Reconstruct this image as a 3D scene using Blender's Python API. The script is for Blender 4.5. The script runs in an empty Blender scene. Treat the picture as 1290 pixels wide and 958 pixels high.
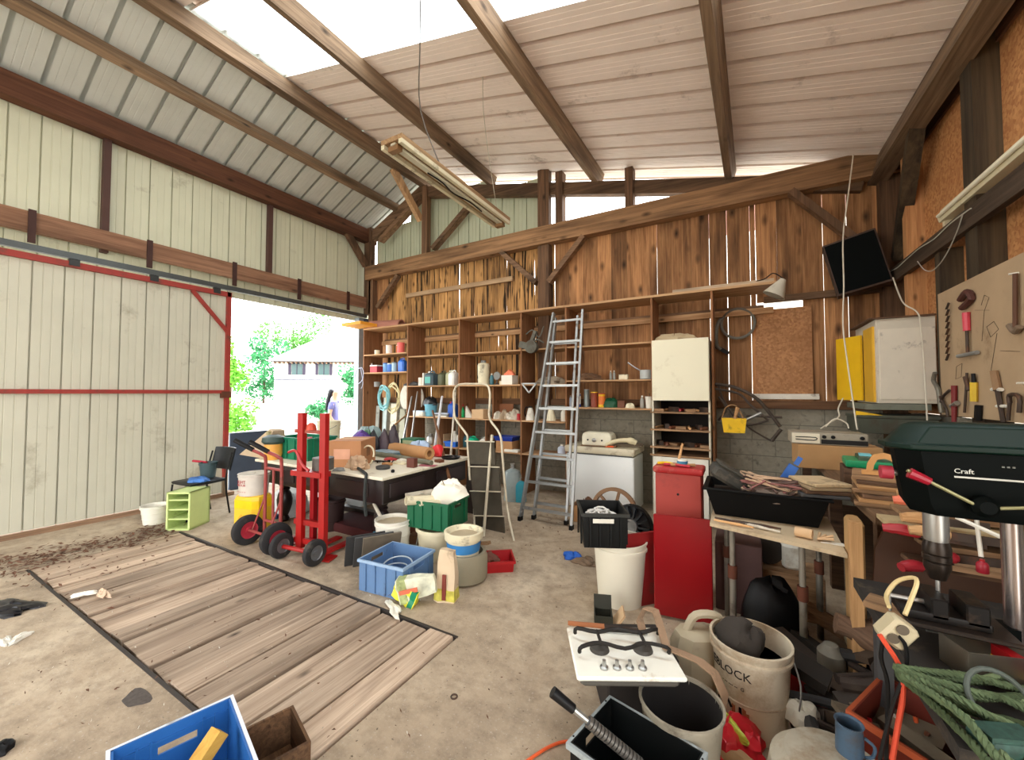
import bpy, math, random
from mathutils import Vector, Matrix, Euler
# ------------------------------------------------------------------ camera
SC = bpy.context.scene
COL = SC.collection
F, CX, CY, H = 500.0, 645.0, 479.0, 1.6
YAW, PIT = math.atan2(285, 500), math.atan2(16, 500)
cam = bpy.data.cameras.new('camera'); camo = bpy.data.objects.new('camera', cam); COL.objects.link(camo)
cam.sensor_fit = 'HORIZONTAL'; cam.sensor_width = 36.0; cam.lens = 36.0 * F / 1290.0; cam.clip_end = 400; cam.clip_start = .02
camo.location = (0, 0, H); camo.rotation_euler = (math.pi/2 + PIT, 0, YAW)
SC.camera = camo
# ------------------------------------------------------------------ sky and exposure
SC.view_settings.view_transform = 'Standard'; SC.view_settings.look = 'None'
SC.view_settings.gamma = 1.0; SC.view_settings.use_curve_mapping = False
SC.view_settings.exposure = 1.15
w = bpy.data.worlds.new('sky'); SC.world = w; w.use_nodes = True
nt = w.node_tree; nt.nodes.clear()
tc = nt.nodes.new('ShaderNodeTexCoord'); sx = nt.nodes.new('ShaderNodeSeparateXYZ')
rp = nt.nodes.new('ShaderNodeValToRGB'); bg = nt.nodes.new('ShaderNodeBackground'); ow = nt.nodes.new('ShaderNodeOutputWorld')
rp.color_ramp.elements[0].position = 0.0; rp.color_ramp.elements[0].color = (1, .97, .92, 1)
rp.color_ramp.elements[1].position = 0.7; rp.color_ramp.elements[1].color = (.86, .93, 1, 1)
nt.links.new(tc.outputs['Generated'], sx.inputs[0]); nt.links.new(sx.outputs['Z'], rp.inputs[0])
nt.links.new(rp.outputs[0], bg.inputs['Color']); bg.inputs['Strength'].default_value = 3.4
nt.links.new(bg.outputs[0], ow.inputs[0])
SC.cycles.use_denoising = True
SC.cycles.max_bounces = 9; SC.cycles.diffuse_bounces = 6; SC.cycles.transparent_max_bounces = 12; SC.cycles.glossy_bounces = 3
SC.cycles.sample_clamp_indirect = 8
def portal(name, loc, rot, sx_, sy_):
    l = bpy.data.lights.new(name, 'AREA'); l.shape = 'RECTANGLE'; l.size = sx_; l.size_y = sy_; l.cycles.is_portal = True
    o = bpy.data.objects.new(name, l); COL.objects.link(o); o.location = loc; o.rotation_euler = rot
portal('door_portal', (-7.08, 4.5, 1.6), (0, -math.pi/2, 0), 3.2, 2.6)
portal('skylight_portal', (-2.0, 2.55, 5.25), (0, math.atan(.25), 0), 7.0, 1.1)
portal('rear_portal', (-2.8, -3.0, 2.5), (math.pi/2, 0, 0), 8.8, 5.0)
# ------------------------------------------------------------------ measuring helpers: a sight line cut with a real plane
_fw = Vector((-math.sin(YAW)*math.cos(PIT), math.cos(YAW)*math.cos(PIT), math.sin(PIT)))
_rt = Vector((math.cos(YAW), math.sin(YAW), 0)); _up = _rt.cross(_fw)
def P(px, py, x=None, y=None, z=None):
    d = _fw + _rt*((px-CX)/F) - _up*((py-CY)/F)
    t = x/d.x if x is not None else y/d.y if y is not None else (z-H)/d.z
    return Vector((t*d.x, t*d.y, H+t*d.z))
def XA(px, y, py=495): return P(px, py, y=y).x
def ZA(px, py, y): return P(px, py, y=y).z
def PD(px, py, depth): return Vector((0, 0, H)) + (_fw + _rt*((px-CX)/F) - _up*((py-CY)/F))*depth
R = math.radians
# ------------------------------------------------------------------ mesh builder
class MB:
    def __init__(s): s.v = []; s.f = []; s.M = Matrix()
    def add(s, vs, fs):
        n = len(s.v); s.v += [tuple(s.M @ Vector(p)) for p in vs]; s.f += [[i+n for i in f] for f in fs]; return s
    def box(s, x0, x1, y0, y1, z0, z1):
        return s.add([(x0,y0,z0),(x1,y0,z0),(x1,y1,z0),(x0,y1,z0),(x0,y0,z1),(x1,y0,z1),(x1,y1,z1),(x0,y1,z1)],
            [(0,3,2,1),(4,5,6,7),(0,1,5,4),(1,2,6,5),(2,3,7,6),(3,0,4,7)])
    def cbox(s, c, d, rz=0, rx=0, ry=0):
        M0 = s.M.copy(); s.M = s.M @ Matrix.Translation(c) @ Euler((rx, ry, rz)).to_matrix().to_4x4()
        s.box(-d[0]/2, d[0]/2, -d[1]/2, d[1]/2, -d[2]/2, d[2]/2); s.M = M0; return s
    def bbox(s, c, d, b=.01, rz=0):        # box with chamfered vertical and top edges
        x, y, z = d[0]/2, d[1]/2, d[2]/2
        pr = [(x-b,-y),(x,-y+b),(x,y-b),(x-b,y),(-x+b,y),(-x,y-b),(-x,-y+b),(-x+b,-y)]
        M0 = s.M.copy(); s.M = s.M @ Matrix.Translation(c) @ Matrix.Rotation(rz, 4, 'Z')
        k = 1 - b/max(x, y)
        s.loft([[(p[0]*k,p[1]*k,-z) for p in pr],[(p[0],p[1],-z+b) for p in pr],[(p[0],p[1],z-b) for p in pr],[(p[0]*k,p[1]*k,z) for p in pr]]); s.M = M0; return s
    def loft(s, rings, caps=True, closed=True):
        n = len(rings[0]); vs = [p for r in rings for p in r]; fs = []
        for i in range(len(rings)-1):
            for j in range(n if closed else n-1):
                k = (j+1) % n; fs.append((i*n+j, i*n+k, (i+1)*n+k, (i+1)*n+j))
        if caps and closed: fs.append(tuple(range(n-1, -1, -1))); fs.append(tuple(range((len(rings)-1)*n, len(rings)*n)))
        return s.add(vs, fs)
    def lathe(s, pr, n=20, c=(0,0,0), sx=1, sy=1, caps=True):
        return s.loft([[(c[0]+r*sx*math.cos(2*math.pi*j/n), c[1]+r*sy*math.sin(2*math.pi*j/n), c[2]+z) for j in range(n)] for r, z in pr], caps)
    def tube(s, pts, r, n=8, smooth=0, caps=True, closed=False):
        pts = [Vector(p) for p in pts]
        if smooth:
            q = []
            for i in range(len(pts)-1):
                a, b, c, d = pts[max(i-1,0)], pts[i], pts[i+1], pts[min(i+2,len(pts)-1)]
                for k in range(smooth):
                    t = k/smooth; q.append(.5*((2*b)+(-a+c)*t+(2*a-5*b+4*c-d)*t*t+(-a+3*b-3*c+d)*t**3))
            pts = q + [pts[-1]]
        N = len(pts); rings = []; u = None
        for i, p in enumerate(pts):
            t = (pts[min(i+1,N-1)]-pts[max(i-1,0)])
            if t.length < 1e-9: t = Vector((0,0,1))
            t.normalize()
            if u is None: u = t.orthogonal().normalized()
            else:
                u = u - t*u.dot(t); u = u.normalized() if u.length > 1e-6 else t.orthogonal().normalized()
            v = t.cross(u); rr = r[i*len(r)//N] if isinstance(r, (list, tuple)) else r
            rings.append([tuple(p+(u*math.cos(2*math.pi*j/n)+v*math.sin(2*math.pi*j/n))*rr) for j in range(n)])
        return s.loft(rings, caps)
    def cone(s, a, b, r0, r1, n=12):
        a, b = Vector(a), Vector(b); t = (b-a).normalized(); u = t.orthogonal().normalized(); v = t.cross(u)
        return s.loft([[tuple(p+(u*math.cos(2*math.pi*j/n)+v*math.sin(2*math.pi*j/n))*r) for j in range(n)] for p, r in ((a,r0),(b,r1))])
    def beam(s, a, b, w, h, up=(0,0,1), w2=None, h2=None):   # rectangular bar from a to b
        a, b = Vector(a), Vector(b); t = (b-a).normalized(); up = Vector(up)
        if abs(t.dot(up)) > .98: up = Vector((0,1,0))
        x = t.cross(up).normalized(); y = x.cross(t)
        w2 = w if w2 is None else w2; h2 = h if h2 is None else h2
        return s.loft([[tuple(p+x*i*ww/2+y*j*hh/2) for i, j in ((-1,-1),(1,-1),(1,1),(-1,1))] for p, ww, hh in ((a,w,h),(b,w2,h2))])
    def prism(s, poly, z0, z1):
        n = len(poly); return s.loft([[(p[0],p[1],z0) for p in poly],[(p[0],p[1],z1) for p in poly]])
    def build(s, name, m, parent=None, bevel=0, ang=.6):
        me = bpy.data.meshes.new(name); me.from_pydata(s.v, [], s.f); me.validate(); me.update()
        me.shade_smooth() if hasattr(me, 'shade_smooth') else None
        me.set_sharp_from_angle(angle=ang)
        if m is not None: me.materials.append(m)
        o = bpy.data.objects.new(name, me); COL.objects.link(o)
        if parent is not None: o.parent = parent
        if bevel:
            b = o.modifiers.new('bevel', 'BEVEL'); b.width = bevel; b.segments = 2; b.limit_method = 'ANGLE'; b.angle_limit = .7
        return o
def T(name, label, cat, loc=(0,0,0), rz=0, group=None, rot=None):
    o = bpy.data.objects.new(name, None); o.empty_display_size = .05; COL.objects.link(o)
    o.location = loc; o.rotation_euler = rot if rot else (0, 0, rz)
    o['label'] = label; o['category'] = cat
    if group: o['group'] = group
    return o
def tag(o, label, cat, group=None, loc=None, rz=None, rot=None, kind=None):
    o['label'] = label; o['category'] = cat
    if group: o['group'] = group
    if kind: o['kind'] = kind
    if loc is not None: o.location = loc
    if rz is not None: o.rotation_euler = (0, 0, rz)
    if rot is not None: o.rotation_euler = rot
    return o
def setting(name, label, loc=(0,0,0)):
    o = bpy.data.objects.new(name, None); o.empty_display_size = .05; COL.objects.link(o); o.location = loc; o['kind'] = 'structure'; o['label'] = label; return o
def dup(root, loc, rz=0, label=None, group=None, rot=None):
    r = root.copy(); COL.objects.link(r); r.location = loc; r.rotation_euler = rot if rot else (0, 0, rz)
    if label: r['label'] = label
    if group: r['group'] = group
    for ch in list(root.children):
        c = ch.copy(); COL.objects.link(c); c.parent = r
        for g in ch.children: d = g.copy(); COL.objects.link(d); d.parent = c
    return r
# ------------------------------------------------------------------ materials
def lin(c): return tuple((x/12.92 if x <= .04045 else ((x+.055)/1.055)**2.4) for x in (v/255 for v in c)) + (1,)
def newmat(name):
    m = bpy.data.materials.new(name); m.use_nodes = True; t = m.node_tree; return m, t, t.nodes['Principled BSDF']
_mc = {}
def mat(c, rough=.55, metal=0, var=.12, scale=9, dirt=0, dc=(70,58,45), bump=.0, spec=.4, nm='m'):
    """plain painted / plastic / metal surface: base colour with soft variation, grime and fine relief"""
    key = (c, rough, metal, var, scale, dirt, dc, bump, spec)
    if key in _mc: return _mc[key]
    m, t, b = newmat('%s_%d_%d_%d' % ((nm,)+tuple(c))); N, L = t.nodes, t.links
    tc = N.new('ShaderNodeTexCoord'); oi = N.new('ShaderNodeObjectInfo'); ad = N.new('ShaderNodeVectorMath'); ad.operation = 'ADD'
    sc = N.new('ShaderNodeVectorMath'); sc.operation = 'SCALE'; sc.inputs['Scale'].default_value = 17
    cb = N.new('ShaderNodeCombineXYZ'); L.new(oi.outputs['Random'], cb.inputs[0]); L.new(oi.outputs['Random'], cb.inputs[2]); L.new(cb.outputs[0], sc.inputs[0])
    L.new(tc.outputs['Object'], ad.inputs[0]); L.new(sc.outputs[0], ad.inputs[1])
    n1 = N.new('ShaderNodeTexNoise'); n1.inputs['Scale'].default_value = scale; n1.inputs['Detail'].default_value = 5; L.new(ad.outputs[0], n1.inputs['Vector'])
    mx = N.new('ShaderNodeMix'); mx.data_type = 'RGBA'
    l = lin(c); mx.inputs['A'].default_value = tuple(v*(1-var*1.6) for v in l[:3])+(1,); mx.inputs['B'].default_value = tuple(min(1, v*(1+var*1.2)) for v in l[:3])+(1,)
    L.new(n1.outputs['Fac'], mx.inputs['Factor']); out = mx.outputs['Result']
    if dirt:
        n2 = N.new('ShaderNodeTexNoise'); n2.inputs['Scale'].default_value = scale*.6; n2.inputs['Detail'].default_value = 9; n2.inputs['Roughness'].default_value = .7; L.new(ad.outputs[0], n2.inputs['Vector'])
        r = N.new('ShaderNodeValToRGB'); r.color_ramp.elements[0].position = .62-dirt*.3; r.color_ramp.elements[1].position = .78-dirt*.2; L.new(n2.outputs['Fac'], r.inputs[0])
        m2 = N.new('ShaderNodeMix'); m2.data_type = 'RGBA'; m2.inputs['B'].default_value = lin(dc); L.new(out, m2.inputs['A']); L.new(r.outputs[0], m2.inputs['Factor']); out = m2.outputs['Result']
    L.new(out, b.inputs['Base Color']); b.inputs['Roughness'].default_value = rough; b.inputs['Metallic'].default_value = metal
    b.inputs['Specular IOR Level'].default_value = spec
    if bump:
        bp = N.new('ShaderNodeBump'); bp.inputs['Strength'].default_value = bump; bp.inputs['Distance'].default_value = .01; L.new(n1.outputs['Fac'], bp.inputs['Height']); L.new(bp.outputs[0], b.inputs['Normal'])
    _mc[key] = m; return m
_wc = {}
def wood(c1, c2, ax='z', s=1.0, knots=.5, dark=(52,34,20), stain=.25, rough=.75, streak=0, var=.3):
    """sawn timber: grain stretched along one axis, knots, stains; every piece differs through its object random number"""
    key = (c1, c2, ax, s, knots, dark, stain, rough, streak, var)
    if key in _wc: return _wc[key]
    m, t, b = newmat('wood_%s_%d_%d_%d' % ((ax,)+tuple(c2))); N, L = t.nodes, t.links
    tc = N.new('ShaderNodeTexCoord'); oi = N.new('ShaderNodeObjectInfo')
    cb = N.new('ShaderNodeCombineXYZ'); mu = N.new('ShaderNodeMath'); mu.operation = 'MULTIPLY'; mu.inputs[1].default_value = 37
    L.new(oi.outputs['Random'], mu.inputs[0]); [L.new(mu.outputs[0], cb.inputs[i]) for i in range(3)]
    ad = N.new('ShaderNodeVectorMath'); ad.operation = 'ADD'; L.new(tc.outputs['Object'], ad.inputs[0]); L.new(cb.outputs[0], ad.inputs[1])
    k = 'xyz'.index(ax)
    def mapped(a, l):
        mp = N.new('ShaderNodeMapping'); v = [a*s]*3; v[k] = l*s; mp.inputs['Scale'].default_value = v; L.new(ad.outputs[0], mp.inputs[0]); return mp.outputs[0]
    g = N.new('ShaderNodeTexNoise'); g.inputs['Scale'].default_value = 1; g.inputs['Detail'].default_value = 7; g.inputs['Roughness'].default_value = .65; g.inputs['Distortion'].default_value = .6; L.new(mapped(38, 1.6), g.inputs['Vector'])
    g2 = N.new('ShaderNodeTexNoise'); g2.inputs['Scale'].default_value = 1; g2.inputs['Detail'].default_value = 4; L.new(mapped(6, 1.1), g2.inputs['Vector'])
    r = N.new('ShaderNodeValToRGB'); r.color_ramp.elements[0].position = .3; r.color_ramp.elements[0].color = lin(c1); r.color_ramp.elements[1].position = .68; r.color_ramp.elements[1].color = lin(c2); L.new(g.outputs['Fac'], r.inputs[0])
    def mixd(fac, col, prev):
        x = N.new('ShaderNodeMix'); x.data_type = 'RGBA'; L.new(fac, x.inputs['Factor']); L.new(prev, x.inputs['A']); x.inputs['B'].default_value = col; return x.outputs['Result']
    def ramp(src, a, b_, top=1.0):
        q = N.new('ShaderNodeValToRGB'); q.color_ramp.elements[0].position = a; q.color_ramp.elements[1].position = b_; q.color_ramp.elements[0].color = (0,0,0,1); q.color_ramp.elements[1].color = (top,top,top,1); L.new(src, q.inputs[0]); return q.outputs[0]
    out = r.outputs[0]
    out = mixd(ramp(g2.outputs['Fac'], .62-stain*.3, .95-stain*.45, .75), lin(dark), out)
    if streak:
        g3 = N.new('ShaderNodeTexNoise'); g3.inputs['Scale'].default_value = 1; g3.inputs['Detail'].default_value = 6; L.new(mapped(22, 1.0), g3.inputs['Vector'])
        out = mixd(ramp(g3.outputs['Fac'], .60-streak*.2, .66-streak*.2, .96), lin((24,15,9)), out)
    if knots:
        vo = N.new('ShaderNodeTexVoronoi'); vo.inputs['Scale'].default_value = 1; vo.inputs['Randomness'].default_value = 1; L.new(mapped(7, 3.4), vo.inputs['Vector'])
        q = ramp(vo.outputs['Distance'], .0, .11+.13*knots); iv = N.new('ShaderNodeMath'); iv.operation = 'SUBTRACT'; iv.inputs[0].default_value = 1; L.new(q, iv.inputs[1])
        out = mixd(iv.outputs[0], lin(tuple(int(v*.55) for v in dark)), out)
    hs = N.new('ShaderNodeHueSaturation'); mr = N.new('ShaderNodeMapRange'); mr.inputs['To Min'].default_value = 1-var; mr.inputs['To Max'].default_value = 1+var*.8; L.new(oi.outputs['Random'], mr.inputs['Value']); L.new(mr.outputs[0], hs.inputs['Value']); L.new(out, hs.inputs['Color'])
    L.new(hs.outputs[0], b.inputs['Base Color']); b.inputs['Roughness'].default_value = rough; b.inputs['Specular IOR Level'].default_value = .25
    bp = N.new('ShaderNodeBump'); bp.inputs['Strength'].default_value = .35; bp.inputs['Distance'].default_value = .006; L.new(g.outputs['Fac'], bp.inputs['Height']); L.new(bp.outputs[0], b.inputs['Normal'])
    _wc[key] = m; return m
def concrete():
    m, t, b = newmat('concrete_floor'); N, L = t.nodes, t.links
    tc = N.new('ShaderNodeTexCoord').outputs['Object']
    def noise(sc, det=8, ro=.6, dist=0):
        n = N.new('ShaderNodeTexNoise'); n.inputs['Scale'].default_value = sc; n.inputs['Detail'].default_value = det; n.inputs['Roughness'].default_value = ro; n.inputs['Distortion'].default_value = dist; L.new(tc, n.inputs['Vector']); return n.outputs['Fac']
    def ramp(src, *st):
        q = N.new('ShaderNodeValToRGB'); e = q.color_ramp.elements
        while len(e) < len(st): e.new(.5)
        for i, (p, c) in enumerate(st): e[i].position = p; e[i].color = c if len(c) == 4 else lin(c)
        L.new(src, q.inputs[0]); return q.outputs[0]
    def mix(f, a, bcol, mode='MIX'):
        x = N.new('ShaderNodeMix'); x.data_type = 'RGBA'; x.blend_type = mode; L.new(f, x.inputs['Factor']) if not isinstance(f, float) else setattr(x.inputs['Factor'], 'default_value', f)
        L.new(a, x.inputs['A']); (L.new(bcol, x.inputs['B']) if not isinstance(bcol, tuple) else setattr(x.inputs['B'], 'default_value', bcol)); return x.outputs['Result']
    K, W = (0,0,0,1), (1,1,1,1)
    c = ramp(noise(1.1, 6, .6, .5), (.3, (142,126,106)), (.5, (176,158,134)), (.7, (200,184,160)))
    c = mix(ramp(noise(9, 8, .75), (.45, K), (.75, (.6,.6,.6,1))), c, lin((96,82,68)))
    c = mix(ramp(noise(.8, 5, .65), (.58, K), (.72, (.55,.55,.55,1))), c, lin((74,66,58)))
    c = mix(ramp(noise(70, 3, .6), (.60, K), (.72, (.7,.7,.7,1))), c, lin((188,178,164)))
    c = mix(ramp(noise(45, 3, .6), (.66, K), (.72, (.8,.8,.8,1))), c, lin((60,48,38)))
    L.new(c, b.inputs['Base Color']); b.inputs['Roughness'].default_value = .82; b.inputs['Specular IOR Level'].default_value = .25
    bp = N.new('ShaderNodeBump'); bp.inputs['Strength'].default_value = .3; bp.inputs['Distance'].default_value = .01; L.new(noise(35, 6), bp.inputs['Height']); L.new(bp.outputs[0], b.inputs['Normal'])
    return m
def osb(c1=(168,108,62), c2=(206,150,96)):
    m, t, b = newmat('chipboard_%d' % c1[0]); N, L = t.nodes, t.links
    tc = N.new('ShaderNodeTexCoord').outputs['Object']
    vo = N.new('ShaderNodeTexVoronoi'); vo.inputs['Scale'].default_value = 45; L.new(tc, vo.inputs['Vector'])
    no = N.new('ShaderNodeTexNoise'); no.inputs['Scale'].default_value = 3; no.inputs['Detail'].default_value = 8; L.new(tc, no.inputs['Vector'])
    mx = N.new('ShaderNodeMix'); mx.data_type = 'RGBA'; mx.inputs['A'].default_value = lin(c1); mx.inputs['B'].default_value = lin(c2)
    s = N.new('ShaderNodeSeparateColor'); L.new(vo.outputs['Color'], s.inputs[0]); ma = N.new('ShaderNodeMath'); ma.operation = 'MULTIPLY'; L.new(s.outputs[0], ma.inputs[0]); L.new(no.outputs['Fac'], ma.inputs[1]); ma.inputs[1].default_value = 1
    mm = N.new('ShaderNodeMath'); mm.operation = 'MULTIPLY'; mm.inputs[1].default_value = 1.7; L.new(ma.outputs[0], mm.inputs[0]); L.new(mm.outputs[0], mx.inputs['Factor']); L.new(mx.outputs['Result'], b.inputs['Base Color']); b.inputs['Roughness'].default_value = .8
    return m
def glassy(name, c, tr=.7, rough=.3):
    m, t, b = newmat(name); N, L = t.nodes, t.links
    o = N['Material Output']; a = N.new('ShaderNodeBsdfTransparent'); a.inputs[0].default_value = lin(c); l = N.new('ShaderNodeBsdfTranslucent'); l.inputs[0].default_value = lin(c)
    mx = N.new('ShaderNodeMixShader'); mx.inputs[0].default_value = tr; L.new(l.outputs[0], mx.inputs[1]); L.new(a.outputs[0], mx.inputs[2])
    g = N.new('ShaderNodeBsdfGlossy'); g.inputs['Roughness'].default_value = rough; m2 = N.new('ShaderNodeMixShader'); m2.inputs[0].default_value = .07; L.new(mx.outputs[0], m2.inputs[1]); L.new(g.outputs[0], m2.inputs[2]); L.new(m2.outputs[0], o.inputs[0]); return m
random.seed(7)
rnd = random.uniform
# ================================================================== STRUCTURE
BLACK = mat((13,13,14), .5, spec=.25); RUST = mat((96,52,34), .8, dirt=.4, var=.25)
REDP = mat((158,22,20), .42, var=.18, scale=6, dirt=.2, dc=(90,30,22)); REDF = mat((150,52,44), .6, dirt=.35, dc=(90,60,48))
WALLM = mat((192,190,172), .5, var=.06, scale=3, dirt=.12, dc=(140,132,112), spec=.35)
WALLU = mat((206,206,180), .5, var=.05, scale=3, dirt=.05, dc=(150,142,118), spec=.35)
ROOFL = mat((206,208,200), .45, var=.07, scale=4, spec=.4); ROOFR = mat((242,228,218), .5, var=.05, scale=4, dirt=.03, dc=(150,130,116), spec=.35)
GAB = mat((186,192,166), .5, var=.05, scale=3)
PURX = wood((88,70,54), (150,124,98), 'y', .6, .3, dark=(50,38,28), stain=.45); BEAMX = wood((84,64,48), (146,114,86), 'x', .6, .35, dark=(46,34,25), stain=.45)
BEAMZ = wood((76,56,42), (132,100,74), 'z', .6, .3, dark=(42,30,22), stain=.5); BEAMY = wood((84,58,44), (134,98,74), 'y', .6, .3, dark=(42,30,22), stain=.4)
RAILY = wood((128,90,68), (182,138,108), 'y', .7, .5, stain=.2); PALEX = wood((150,122,92), (196,166,130), 'x', .8, .3, stain=.15)
DARKZ = wood((54,44,34), (112,94,70), 'z', .35, .3, dark=(24,19,15), stain=.7)  # dark brown mottled timber for posts and brace
BOARD = wood((124,84,54), (198,146,98), 'z', .8, 1.25, dark=(52,32,19), stain=.5, var=.34); BOARDG = wood((150,108,62), (206,158,100), 'z', 1.1, 1.2, dark=(64,40,24), stain=.5, streak=.3, var=.25)
PLANKM = wood((142,120,100), (204,182,158), 'y', .8, .35, dark=(84,66,52), stain=.4, var=.3)
CONC = concrete(); BLOCKM = mat((148,142,126), .9, var=.2, scale=20, dirt=.25, dc=(92,88,78), bump=.4)
OSB = osb(); OSBD = osb((150,104,66), (186,136,92))
# ---- floor with the pit under the planks
FX0, FX1, FY0, FY1 = -7.15, 1.75, -3.2, 6.15
PX0, PX1, PY0, PY1 = -5.6, -1.62, .98, 2.13
fl = setting('floor', 'worn grey concrete floor slab with a plank covered pit')
b = MB()
for r_ in ((FX0,PX0,FY0,FY1),(PX1,FX1,FY0,FY1),(PX0,PX1,FY0,PY0),(PX0,PX1,PY1,FY1)): b.box(r_[0],r_[1],r_[2],r_[3],-.5,0)
b.build('concrete_slab', CONC, fl)
MB().box(PX0-.01,PX1+.01,PY0-.01,PY1+.01,-.52,-.45).build('pit_bottom', mat((40,36,32), .9), fl)
b = MB()
for r_ in ((PX0,PX1,PY0,PY0+.02),(PX0,PX1,PY1-.02,PY1)): b.box(r_[0],r_[1],r_[2],r_[3],-.1,.004)
b.build('steel_edge', mat((70,64,60), .6, .5), fl)
_st = P(172,880,z=0); MB().loft([[(_st.x+q_*.085*(1+.25*math.sin(3*a))*math.cos(a),_st.y+q_*.06*(1+.2*math.cos(2*a))*math.sin(a),.001+.0008*(1-q_)) for a in [math.pi*2*i/18 for i in range(18)]] for q_ in (1,.1)]).build('oil_stain', mat((84,76,70), .7, var=.4, scale=60), fl)
x = PX0+.02
ws = [.22,.20,.25,.17,.24,.21,.22,.14,.26,.19,.27,.21,.25,.20,.26,.21,.23,.22]
k = sum(ws)/(PX1-PX0-.02-.022*18)
for i, w_ in enumerate(ws):
    w_ = w_/k; z = rnd(-.012, .014); e = rnd(-.012,.012); t = .01
    b = MB(); y0, y1 = PY0+.025, PY1-.025; s = rnd(-.006,.006)
    a = [(x+e*.3,y0+rnd(0,.02),-.05),(x+w_-.004,y0+rnd(0,.02),-.05),(x+w_+e*.3,y1-rnd(0,.02),-.05),(x,y1-rnd(0,.02),-.05)]
    up = [(p[0]+(.004 if j in (0,3) else -.004),p[1],z+(s if j in (0,3) else -s)) for j, p in enumerate(a)]
    b.loft([a,[(p[0],p[1],z-.005) for p in a],up]); b.build('plank', PLANKM, fl)
    x += w_+.022
# ---- corrugated sheets
def corr(uw, pitch, depth, rib=.05, flat=.03, micro=2):
    """profile across the sheet: list of (u, d); d<0 is the outside"""
    pr = []; n = max(1, round(uw/pitch)); p = uw/n
    for i in range(n):
        o = i*p
        pr += [(o,0),(o+.004,0)]
        for k_ in range(micro):
            c = o+(p-2*flat-rib)*(k_+1)/(micro+1); pr += [(c-.006,0),(c-.004,-.004),(c+.004,-.004),(c+.006,0)]
        e = o+p-2*flat-rib*.5
        pr += [(e-.0,0),(e+flat*.7,-depth),(e+flat*.7+rib,-depth),(o+p-.002,0)]
    pr.append((uw,0)); return pr
def sheet(o, u, v, nrm, uw, vl, pitch, depth, m, parent, rib=.05, flat=.03, name='cladding_sheet', micro=2):
    """corrugated sheet: origin o, width direction u, length direction v, nrm points to the inside"""
    o, u, v, nrm = Vector(o), Vector(u), Vector(v), Vector(nrm); pr = corr(uw, pitch, depth, rib, flat, micro); b = MB()
    vs = []; fs = []
    for a, d in pr:
        for vv in (0, vl): vs.append(tuple(o+u*a+nrm*d+v*vv))
    for i in range(len(pr)-1): fs.append((2*i,2*i+1,2*i+3,2*i+2))
    b.add(vs, fs); return b.build(name, m, parent, ang=.02)
# ---- left wall
wl = setting('wall_left', 'left wall of pale ribbed steel sheets above the sliding door')
XW = -7.12
y = -3.0
while y < 6.05:
    wd = min(1.0, 6.1-y); sheet((XW,y,3.14),(0,1,0),(0,0,1),(1,0,0),wd,2.05,.25,.03,WALLU,wl,rib=.014,flat=.005); y += 1.0
y = -3.0
while y < -1.5: sheet((XW,y,0),(0,1,0),(0,0,1),(1,0,0),1.0,3.14,.25,.03,WALLM,wl,rib=.014,flat=.005); y += 1.0
MB().box(-7.1,-6.94,-3,6.1,4.88,5.16).build('wall_plate', wood((82,50,36),(122,80,56),'y',.6,.3,stain=.4), wl)
MB().box(-7.03,-6.95,-3,5.85,3.43,3.66).build('rail_beam', RAILY, wl)
def YL(px): return P(px, 400, x=-7.0).y
for px in (34,184,292,374,436):
    yy = YL(px); MB().box(-6.95,-6.93,yy-.03,yy+.03,3.3,3.68).build('iron_bracket', mat((70,46,40), .7, .3), wl)
for px, zz in ((130,3.4),(340,3.66)):
    yy = YL(px); MB().box(-7.1,-7.02,yy-.035,yy+.035,zz,4.9).build('steel_post', mat((78,52,44), .7), wl)
MB().beam((-7.0,5.35,4.95),(-6.98,5.85,4.35),.1,.12).build('knee_brace', BEAMZ, wl)
tr = setting('trim_1', 'dark steel door track under the rail beam')
b = MB(); b.box(-6.93,-6.87,-1.6,5.8,3.2,3.27); b.build('track', mat((84,88,88), .4, .6), tr)
b = MB()
for yy in (.7,1.45,2.2,2.95): b.box(-6.92,-6.88,yy,yy+.09,3.12,3.2)
b.build('track_hangers', mat((60,62,62), .5, .6), tr)
pj = setting('trim_2', 'grey steel jamb of the wide door opening')
MB().box(-7.12,-6.98,5.68,5.8,0,3.2).build('jamb', mat((150,160,166), .5, .2), pj); MB().box(-7.0,-6.95,5.8,5.9,0,3.2).build('jamb_inner', mat((70,80,96), .5, .2), pj)
# sliding door
dr = setting('door_1', 'pale ribbed steel sliding door with a red steel frame')
XD = -6.94; DE = 3.19
y = DE-5
while y < DE-.1: sheet((XD,y,.06),(0,1,0),(0,0,1),(1,0,0),1.0,3.08,.25,.03,WALLM,dr,rib=.014,flat=.005); y += 1.0
for nm, bb in (('top_rail',(XD,XD+.05,DE-5,DE,3.1,3.17)),('mid_rail',(XD,XD+.04,DE-5,DE-.04,1.59,1.64)),('end_stile',(XD-.01,XD+.05,DE-.05,DE+.01,.3,3.17))):
    MB().box(*bb).build(nm, REDF, dr)
MB().box(XD-.01,XD+.05,DE-.05,DE+.01,.02,.3).build('end_stile_foot', wood((110,90,70),(150,130,104),'z'), dr)
MB().beam((XD+.025,DE-.5,3.1),(XD+.025,DE-.03,2.55),.035,.05).build('corner_brace', REDF, dr)
MB().box(XD-.02,XD+.06,DE-.1,DE+.03,1.52,1.62).build('latch', RUST, dr)
MB().box(-7.05,-6.9,-3,3.3,0,.055).build('door_guide', wood((100,76,58),(150,120,94),'y'), dr)
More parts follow.
